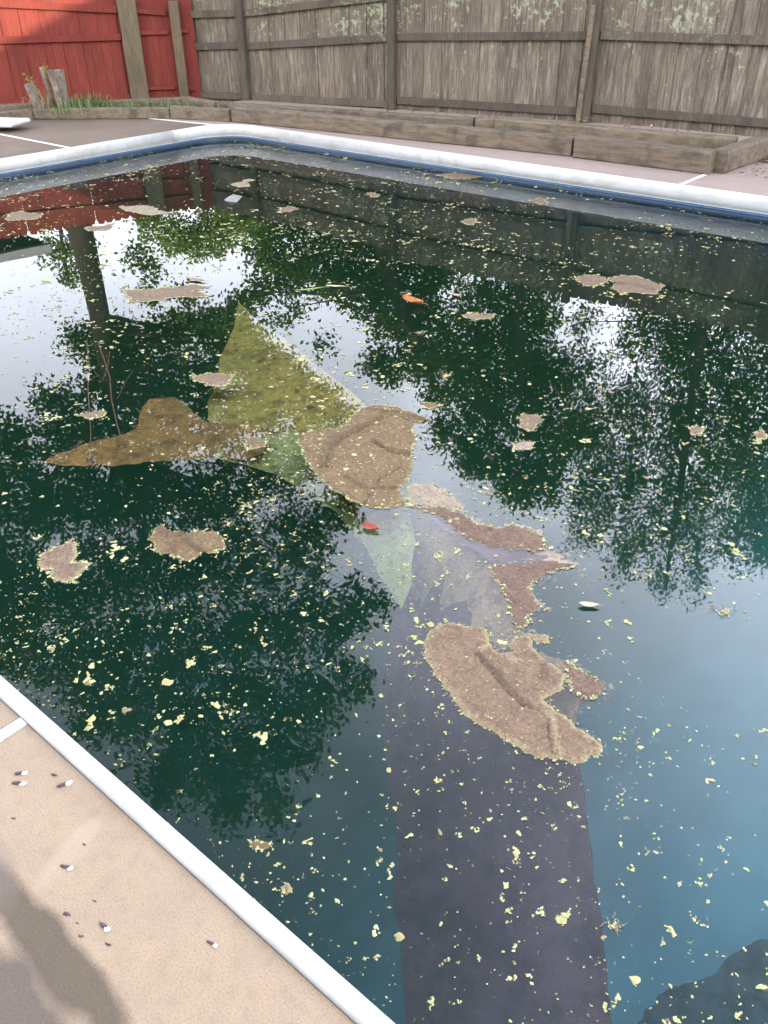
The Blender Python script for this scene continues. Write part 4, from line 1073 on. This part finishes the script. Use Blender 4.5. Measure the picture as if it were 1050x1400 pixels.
for ch in cover.children:
    n_c = {'tan_sheet': 700, 'silted_wing': 350, 'olive_sheet': 420, 'tan_wing': 120, 'green_sheet': 420}.get(ch.name)
    if not n_c: continue
    rg = np.random.default_rng(n_c); me = ch.data
    P = np.empty(len(me.vertices)*3, np.float32); me.vertices.foreach_get('co', P); P = P.reshape(-1, 3)
    q = P[rg.integers(0, len(P), n_c)]+np.c_[rg.normal(0, .02, (n_c, 2)), np.full(n_c, .002)]
    for frac, mt in ((0, m_crumb), (1, m_fleck)):
        qq = q[(np.arange(n_c) % 3 == 0) == bool(frac)]
        V, F = fleck_arrays(qq[:, 0], qq[:, 1], .0045*np.exp(rg.normal(0, .55, len(qq))), rg, 0.0); V = V.reshape(-1, 10, 3); V[:, :, 2] += np.minimum(qq[:, 2], WZ-.006)[:, None]; V = V.reshape(-1, 3)
        c = link('crumbs', mesh_np('crumbs', V, F, mt)); c.parent = ch; c.matrix_parent_inverse = Matrix.Translation(cover.location).inverted(); c['kind'] = 'stuff'
        c.matrix_parent_inverse = (Matrix.Translation(cover.location) @ ch.matrix_parent_inverse).inverted()

# larger single clumps
CL = [(706, 1166, 20, 'wide yellow clump on the dark submerged strip, left of its right edge'), (768, 1256, 26, 'largest branching yellow clump, low on the edge of the dark strip'), (742, 1250, 12, 'yellow clump left beside the largest branching one'),
      (838, 1266, 18, 'brownish twiggy clump right of the largest branching one'), (920, 1275, 17, 'yellow clump on blue water at the lower right'), (564, 1142, 13, 'long yellow clump near the left edge of the dark strip'),
      (716, 1120, 10, 'greyish clump above the wide yellow one'), (534, 1198, 12, 'small yellow clump left of the dark strip'), (603, 1262, 9, 'cross shaped clump low on the dark strip'), (656, 1310, 8, 'rounded yellow clump low on the dark strip'),
      (590, 1370, 13, 'rusty yellow clump near the bottom edge on the dark strip'), (845, 1365, 13, 'clump at the bottom edge just right of the dark strip'), (1040, 1350, 16, 'tall ragged clump in the lower right corner'), (1010, 1388, 14, 'flat yellow clump at the bottom edge right'),
      (968, 1232, 9, 'yellow clump in the blue water at right'), (930, 1210, 9, 'clump above the lower right yellow one'), (986, 1160, 8, 'clump high in the blue water at right'), (788, 1105, 8, 'clump at the right edge of the dark strip'),
      (376, 1216, 9, 'yellow clump near the coping beside a rusty crumb'), (498, 1311, 6, 'rounded clump near the coping at bottom'), (210, 1000, 10, 'yellow S shaped algae string near the coping'), (206, 1020, 8, 'lower hook of the yellow algae string'),
      (248, 1081, 8, 'yellow blob near the coping below the algae string'), (296, 892, 10, 'yellow blob in the middle of the dark reflection'), (308, 965, 9, 'brownish clump right of the algae string'), (338, 693, 22, 'twiggy debris raft above the folded scum mat'),
      (372, 684, 16, 'right end of the twiggy debris raft'), (312, 716, 15, 'left end of the twiggy debris raft'), (610, 514, 20, 'stringy green tuft floating on the mirrored leafy tree'), (573, 455, 13, 'pale green tuft below the orange leaf'),
      (502, 450, 20, 'grey fuzzy algae patch over the mirrored sky gap'), (560, 402, 14, 'fuzzy tuft behind the orange leaf'), (598, 760, 18, 'pale crust string across the upper dark strip'), (570, 745, 12, 'pale crust knot at the green sheet'),
      (640, 790, 12, 'pale crust string on the tan sheet'), (992, 838, 22, 'twiggy brownish tuft in the bright water at right'), (840, 1010, 10, 'forked algae string right of the largest mat'), (104, 862, 10, 'yellow smear at left in the dark reflection'),
      (100, 795, 14, 'yellow string under the heart shaped mat'), (870, 634, 10, 'yellow comma shaped fleck in the green reflection'), (905, 405, 10, 'pale scrap right of the far scum cluster'), (545, 885, 9, 'pale string left of the largest mat'), (560, 925, 10, 'crust strand touching the left rim of the largest mat')]
def clump_obj(px, py, rpx, label, i):
    rg = np.random.default_rng(100+i); c = onz(px, py); D = (c-CAM).length
    L_ = rpx*D/F_PX; n = int(26+rpx*3.4)
    q = max(.0020, min(.010, L_*.125))
    string = any(w in label for w in ('string', 'twig', 'tuft', 'strand', 'raft', 'fuzzy'))
    xs = []; ys = []; rs = []
    a0 = rg.uniform(0, 6.28)
    arms = 5 if string else 3
    for k in range(arms):
        a = a0+k*6.28/arms+rg.normal(0, .5); x = y = 0.0; ln = L_*rg.uniform(.4, 1.1)
        m = max(3, int(n/arms)); 
        for j in range(m):
            a += rg.normal(0, .85); x += math.cos(a)*ln/m*1.2; y += math.sin(a)*ln/m*1.2
            xs.append(x); ys.append(y); rs.append(q*rg.uniform(.45, 1.2)*(1.15-.6*j/m)*(.6 if string else 1))
    V, F = fleck_arrays(np.array(xs), np.array(ys), np.array(rs), rg, .0025)
    o = link('algae_clump', mesh_np('algae_clump', V, F, m_fleck)); o.location = (c.x, c.y, WZ)
    if any(w in label for w in ('twig', 'tuft')):
        parts = []
        for k in range(9):
            a = rg.uniform(0, 6.28); l = L_*rg.uniform(.3, .8); x, y = rg.normal(0, L_*.35, 2)
            parts.append(tube_arrays([Vector((x, y, .004)), Vector((x+math.cos(a)*l*.5, y+math.sin(a)*l*.5, .007)), Vector((x+math.cos(a+.3)*l, y+math.sin(a+.3)*l, .003))], [.0009*max(1, D/4)]*2+[.0005], 4))
        tw = link('twigs', mesh_from('twigs', *join_arrays(parts), m_twig)); tw.parent = o
    tag(o, label, 'algae clump', 'larger algae clumps on the water')
m_twig = mat_simple('dry_twigs', (.24, .17, .09), .8, .3, 40, 0)
for i, q in enumerate(CL): clump_obj(*q, i)

# ------------------------------------------------------------------ leaves on the water
def leaf(name, label, px, py, L_, Wd, ang, mat, z=WZ+.004, curl=.006, midrib=True):
    c = onz(px, py, z); V = []; Fc = []; K = 9
    for i in range(K):
        t = i/(K-1); w = Wd*.5*math.sin(math.pi*min(1, t*.96+.02))**.7*(1-.25*t); x = (t-.5)*L_
        for j, s_ in enumerate((-1, -.5, 0, .5, 1)):
            V.append((x, w*s_, curl*(s_*s_)+curl*1.2*(t-.5)**2*2+(.0 if j != 2 else -.0008)))
    for i in range(K-1):
        for j in range(4):
            a = i*5+j; Fc.append((a, a+5, a+6, a+1))
    o = link(name, mesh_from(name, V, Fc, mat, True)); o.location = c; o.rotation_euler = (0, 0, ang)
    st_ = link('stalk', mesh_from('stalk', *tube_arrays([Vector((L_*.48, 0, curl)), Vector((L_*.6, L_*.02, curl)), Vector((L_*.72, L_*.06, curl*.6))], [L_*.012, L_*.01, L_*.007], 5), mat), None)
    st_.parent = o
    tag(o, label, 'leaf'); return o
m_lf_or = mat_simple('leaf_orange', (.34, .12, .03), .5, .35, 40, .3); m_lf_red = mat_simple('leaf_red', (.26, .045, .018), .5, .3, 60, .3)
m_lf_pale = mat_simple('leaf_straw', (.46, .42, .24), .6, .15, 50, .2)
leaf('floating_leaf', 'curled orange leaf floating below the mirrored evergreen', 564, 414, .17, .085, -.1, m_lf_or, curl=.02)
leaf('floating_leaf', 'small red leaf on the green sheet beside the tan flap', 507, 722, .065, .045, .2, m_lf_red, curl=.008)
leaf('floating_leaf', 'pale straw coloured oval leaf in the open blue water', 805, 828, .062, .026, .55, m_lf_pale)
leaf('floating_leaf', 'tiny pink brown leaf right of the orange leaf', 624, 404, .06, .04, .6, mat_simple('leaf_pink', (.36, .2, .13), .6, .2, 50, .2))
leaf('floating_leaf', 'slim pale leaf left of the orange leaf', 458, 392, .12, .03, .55, m_lf_pale)
leaf('floating_leaf', 'slim green leaf on the mirrored evergreen', 425, 396, .2, .03, 1.05, mat_simple('leaf_green', (.16, .22, .07), .6, .2, 50, .2))
leaf('floating_leaf', 'tiny brown leaf at the left rim of the lower dark reflection', 268, 383, .13, .05, .3, mat_simple('leaf_brown', (.26, .16, .09), .6, .2, 50, .2))
# bare reddish branch floating at left
parts = []
def bpts(l, z=-.004): return [onz(a, b, WZ)+Vector((0, 0, z)) for a, b in l]
for l, r in (([(150, 480), (147, 500), (140, 520), (128, 505)], .0025), ([(133, 466), (142, 490), (150, 515), (152, 545), (160, 580), (166, 600)], .0045), ([(118, 468), (122, 500), (120, 530), (122, 560), (124, 590), (122, 636)], .0035), ([(108, 505), (118, 520), (135, 512)], .003), ([(160, 545), (172, 520), (182, 505)], .002)):
    parts.append(tube_arrays(bpts(l), [r*(1-.5*i/len(l)) for i in range(len(l))], 5, .2))
tag(link('dead_branch', mesh_from('dead_branch', *join_arrays(parts), mat_simple('wet_twig', (.20, .11, .06), .5, .3, 40, 0))), 'thin bare reddish branch floating over the left reflection', 'branch')

# ------------------------------------------------------------------ litter on the near slab
m_shell = mat_simple('husk_pale', (.62, .58, .56), .6, .1, 60, .2); m_husk = mat_simple('husk_dark', (.07, .05, .045), .7, .3, 60, .4)
def husk(px, py, L_, ang, pale, dark, label):
    c = onz(px, py, .0); o = None
    rg = random.Random(px)
    def blob(l, w, h, off, mt, nm):
        bm = bmesh.new(); bmesh.ops.create_icosphere(bm, subdivisions=2, radius=1)
        for v in bm.verts:
            k = 1+.75*noise.noise(v.co*1.4+Vector((px, py, 0))); bend = (v.co.x**2)*.5
            v.co = Vector((v.co.x*l*k+off[0], v.co.y*w*k+off[1]+bend*w, max(0, v.co.z*h*k+h*.6)))
        return link(nm, bm_mesh(nm, bm, mt, True))
    root = empty('seed_husk', (c.x, c.y, .0), label, 'husk', 'litter on the near slab'); root.rotation_euler = (0, 0, ang)
    if pale: b = blob(L_*.36, L_*.24, L_*.08, (L_*.25, 0), m_shell, 'pale_half'); b.parent = root
    if dark: b = blob(L_*.5, L_*.17, L_*.12, (-L_*.3, L_*.08), m_husk, 'dark_half'); b.parent = root
for q in [(30, 1058, .022, .9, 1, 1, 'small curled dark husk with a pale tip, furthest left of the upper group'), (27, 1072, .024, .7, 1, 1, 'white husk with a dark stalk below the furthest left one'), (76, 1061, .016, .4, 0, 1, 'tiny dark scrap between the upper husks'),
          (90, 1073, .026, 1.2, 1, 1, 'dark comma shaped husk with a pale end, right of the upper group'), (92, 1187, .022, .5, 1, 1, 'half pale half dark husk in the middle of the slab'), (93, 1252, .018, .3, 0, 1, 'dark star shaped husk over the stained area'),
          (144, 1269, .020, .2, 1, 1, 'white husk with a dark underside, lower middle of the slab'), (150, 1293, .013, .4, 0, 1, 'dark crumb below the white husk'), (291, 1292, .018, .3, 1, 1, 'lone white husk nearest the coping'),
          (113, 1281, .011, .6, 0, 1, 'sliver of dark husk left of the dark crumb'), (130, 1233, .008, .2, 0, 1, 'round dark speck above the white husk'), (106, 1263, .007, .2, 0, 1, 'tiniest dark speck left of the white husk'), (116, 1156, .010, .2, 0, 1, 'dark speck above the half pale husk'), (20, 1120, .011, .5, 0, 1, 'faint dark sliver near the left edge')]:
    husk(*q)
# grime blot on the near coping
gb = onz(168, 1094, .016)
V, F3 = fleck_arrays(gb.x+rf.normal(0, .022, 40), gb.y+rf.normal(0, .005, 40)-.001, rf.uniform(.001, .0045, 40), rf, .0163)
gm = link('grime_blot', mesh_np('grime_blot', V*np.array([1, 1, 1]), F3, mat_simple('grime', (.36, .36, .42), .8, .2, 90, 0)), pool)
gm['kind'] = 'stuff'
# hair-fine groove along the near coping
for (a, b) in (((12, 953), (60, 995)), ((66, 1000), (114, 1042)), ((186, 1114), (214, 1134))):
    A = onz(*a, .0165); B = onz(*b, .0165)
    o = link('scratch', box_me('scratch', (A+B)/2, ((B-A).length, .0016, .001), mat_simple('scratch_grey', (.45, .46, .5), .6, .1, 9, 0), Matrix.Rotation(math.atan2((B-A).y, (B-A).x), 3, 'Z')), pool)

# ------------------------------------------------------------------ white board at the far left of the deck
bx = onz(33, 176, 0)
bdd = Vector((-1, -.02, 0)).normalized()
board = empty('diving_board', (bx.x, bx.y, 0), 'end of a white plastic board lying on the dark far slab', 'board')
bm = bmesh.new()
add_box(bm, (-.9, -.11, .08), (1.9, .42, .05), None, .015)
link('plank', bm_mesh('plank', bm, m_white), None).parent = board
bm = bmesh.new(); add_box(bm, (-.25, -.11, .027), (.12, .34, .054), None, .006); link('foot', bm_mesh('foot', bm, m_greypost)).parent = board
bm = bmesh.new(); add_box(bm, (-1.5, -.11, .027), (.12, .34, .054), None, .006); link('foot', bm_mesh('foot', bm, m_greypost)).parent = board
for k in range(4):
    bm = bmesh.new(); add_box(bm, (-.9, -.24+.087*k, .107), (1.7, .012, .006), None, .002); link('rib', bm_mesh('rib', bm, m_white)).parent = board
board.rotation_euler = (0, 0, R(28))

# ------------------------------------------------------------------ plants, stumps and litter in the bed
def on_bed(px, py, s): return None
m_stump = mat_timber('cut_stumps', (.24, .19, .125), (.18, .145, .10), (.06, .045, .035), 0)
def at_plan(px, py, z): return onz(px, py, z)
def log(pxb, pyb, pxt, pyt, r, label, hgt):
    b = onz(pxb, pyb, .10); d = ray(pxt, pyt); t = (b-CAM).to_2d().length/ d.to_2d().length; tp = CAM+d*t
    pts = [b+Vector((0, 0, -.12)), b, b.lerp(tp, .5)+Vector((.01, 0, 0)), tp]
    V, Fc = tube_arrays(pts, [r*1.2, r*1.1, r, r*.96], 9, .12)
    n0 = len(V); V.append(tp+Vector((0, 0, .004))); Fc += [(n0-9+k, n0-9+(k+1) % 9, n0) for k in range(9)]
    V = [v-b for v in V]
    o = link('stump', mesh_from('stump', V, Fc, m_stump)); o.location = b
    tag(o, label, 'stump', 'cut stumps in the bed by the red fence')
log(53, 150, 39, 114, .055, 'short leaning cut stump, leftmost in front of the red fence', .3)
log(74, 148, 56, 92, .028, 'thin tall cut stem between the stumps', .5)
log(84, 150, 68, 96, .035, 'middle cut stem with shoots, by the red fence', .5)
log(90, 148, 80, 95, .060, 'thickest upright cut stump by the red fence', .5)
def blades(name, label, cpx, n, hh, mat, sx, sy, seed, z=.09, w=.006, lean=.6, kind='stuff'):
    rg = np.random.default_rng(seed); V = []; Fc = []
    for c in cpx:
        o = onz(c[0], c[1], z)
        for _ in range(n):
            x = o.x+rg.normal(0, sx); y = o.y+rg.normal(0, sy); h = hh*rg.uniform(.4, 1.3)
            a = rg.uniform(0, 6.28); l = rg.uniform(.1, lean)*h; b_ = len(V); t = Vector((math.cos(a), math.sin(a), 0)); s_ = Vector((-t.y, t.x, 0))
            p0 = Vector((x, y, z-.02)); p1 = p0+Vector((0, 0, h*.6))+t*l*.35; p2 = p0+Vector((0, 0, h*.85))+t*l
            V += [p0-s_*w, p0+s_*w, p1+s_*w*.8, p1-s_*w*.8, p2]; Fc += [(b_, b_+1, b_+2, b_+3), (b_+3, b_+2, b_+4)]
    o = link(name, mesh_from(name, V, Fc, mat)); tag(o, label, kind=kind); return o
m_grass = mat_simple('grass_green', (.10, .14, .045), .7, .4, 30, 0); m_dry = mat_simple('grass_straw', (.30, .26, .12), .8, .3, 30, 0)
blades('grass_tuft', 'green grass tufts growing in the bed by the red fence', [(95, 146), (105, 146), (118, 146), (128, 145), (136, 147), (140, 145), (90, 150), (112, 150)], 34, .17, m_grass, .10, .10, 1, .10, .006, .9)
blades('weeds', 'low weeds in the bed near the corner', [(195, 145), (215, 145), (235, 146), (255, 147), (175, 146), (150, 147)], 60, .09, m_grass, .16, .1, 2, .08, .006, 1.0)
blades('dry_grass', 'straw coloured dry shoots around the cut stumps', [(45, 146), (55, 150), (62, 148), (72, 148), (80, 150), (66, 150)], 10, .22, m_dry, .07, .07, 3, .09, .005, .9)
# leafy shoot above the stumps
sp = onz(66, 148, .1); P = []
rg = np.random.default_rng(9); parts = []
for k in range(11):
    d = ray(38+rg.uniform(-8, 36), 95+rg.uniform(-4, 32)); t = (sp-CAM).to_2d().length/d.to_2d().length; q = CAM+d*t
    m1 = sp.lerp(q, .5)+Vector((0, 0, .05)); parts.append(tube_arrays([sp, m1, q], [.006, .004, .0015], 4))
    for j in range(16):
        u = rg.uniform(.5, 1.05); P.append(np.array(m1.lerp(q, (u-.5)*2))+rg.normal(0, .022, 3))
shoot = empty('shrub_shoots', tuple(sp), 'yellow-green leafy shoots sprouting from the cut stumps', 'shrub')
link('stems', mesh_from('stems', *join_arrays(parts), m_dry), shoot)
V, F4 = leaf_arrays(np.array(P), .05, rg, .3, 0)
link('leaves', mesh_np('leaves', V, F4, mat_leaf('shoot_leaves', (.12, .15, .03), (.24, .25, .06))), shoot)
# leaf litter
m_litter = bpy.data.materials.new('leaf_litter'); m_litter.use_nodes = True; n_ = m_litter.node_tree
n_.links.new(ramp(n_, n_.nodes.new('ShaderNodeNewGeometry').outputs['Random Per Island'], [(0, (.06, .035, .02)), (.5, (.14, .08, .045)), (1, (.28, .2, .11))]), n_.nodes['Principled BSDF'].inputs['Base Color'])
rg = np.random.default_rng(12)
P = []
for (x0, x1, y0, y1, z, n) in [(-2.95, 1.5, 7.9, 9.2, .012, 900), (-2.9, -2.2, 7.2, 7.9, .01, 90), (-5.4, -3.2, 7.4, 8.9, .085, 320), (-8, -5.4, 7.2, 8.3, .085, 260), (-10.5, -8, 6.6, 7.4, .085, 160)]:
    P.append(np.c_[rg.uniform(x0, x1, n), rg.uniform(y0, y1, n), z+rg.uniform(0, .02, n)])
P = np.concatenate(P)
V, F4 = leaf_arrays(P, .05, rg, .55, 0); V = V.reshape(-1, 4, 3); V[:, :, 2] = (V[:, :, 2]-P[:, None, 2])*.35+P[:, None, 2]; V = V.reshape(-1, 3)
tag(link('leaf_litter', mesh_np('leaf_litter', V, F4, m_litter)), 'dry brown leaf litter behind the timbers', kind='stuff')
# soil behind the right slab
so2 = sheet('soil', [Vector((x, y, .01)) for x, y in [(-2.9, 7.95), (1.5, 8.25), (7, 8.6), (7, 11.5), (-3.0, 8.6)]], .12, lambda x, y, b, d: .006+np.minimum(d/.2, 1)*.02+nz(x, y, 3, 3)*.008, m_soil)
so2.name = 'soil_strip'; tag(so2, 'bare soil strip between right slab and grey fence', kind='structure')
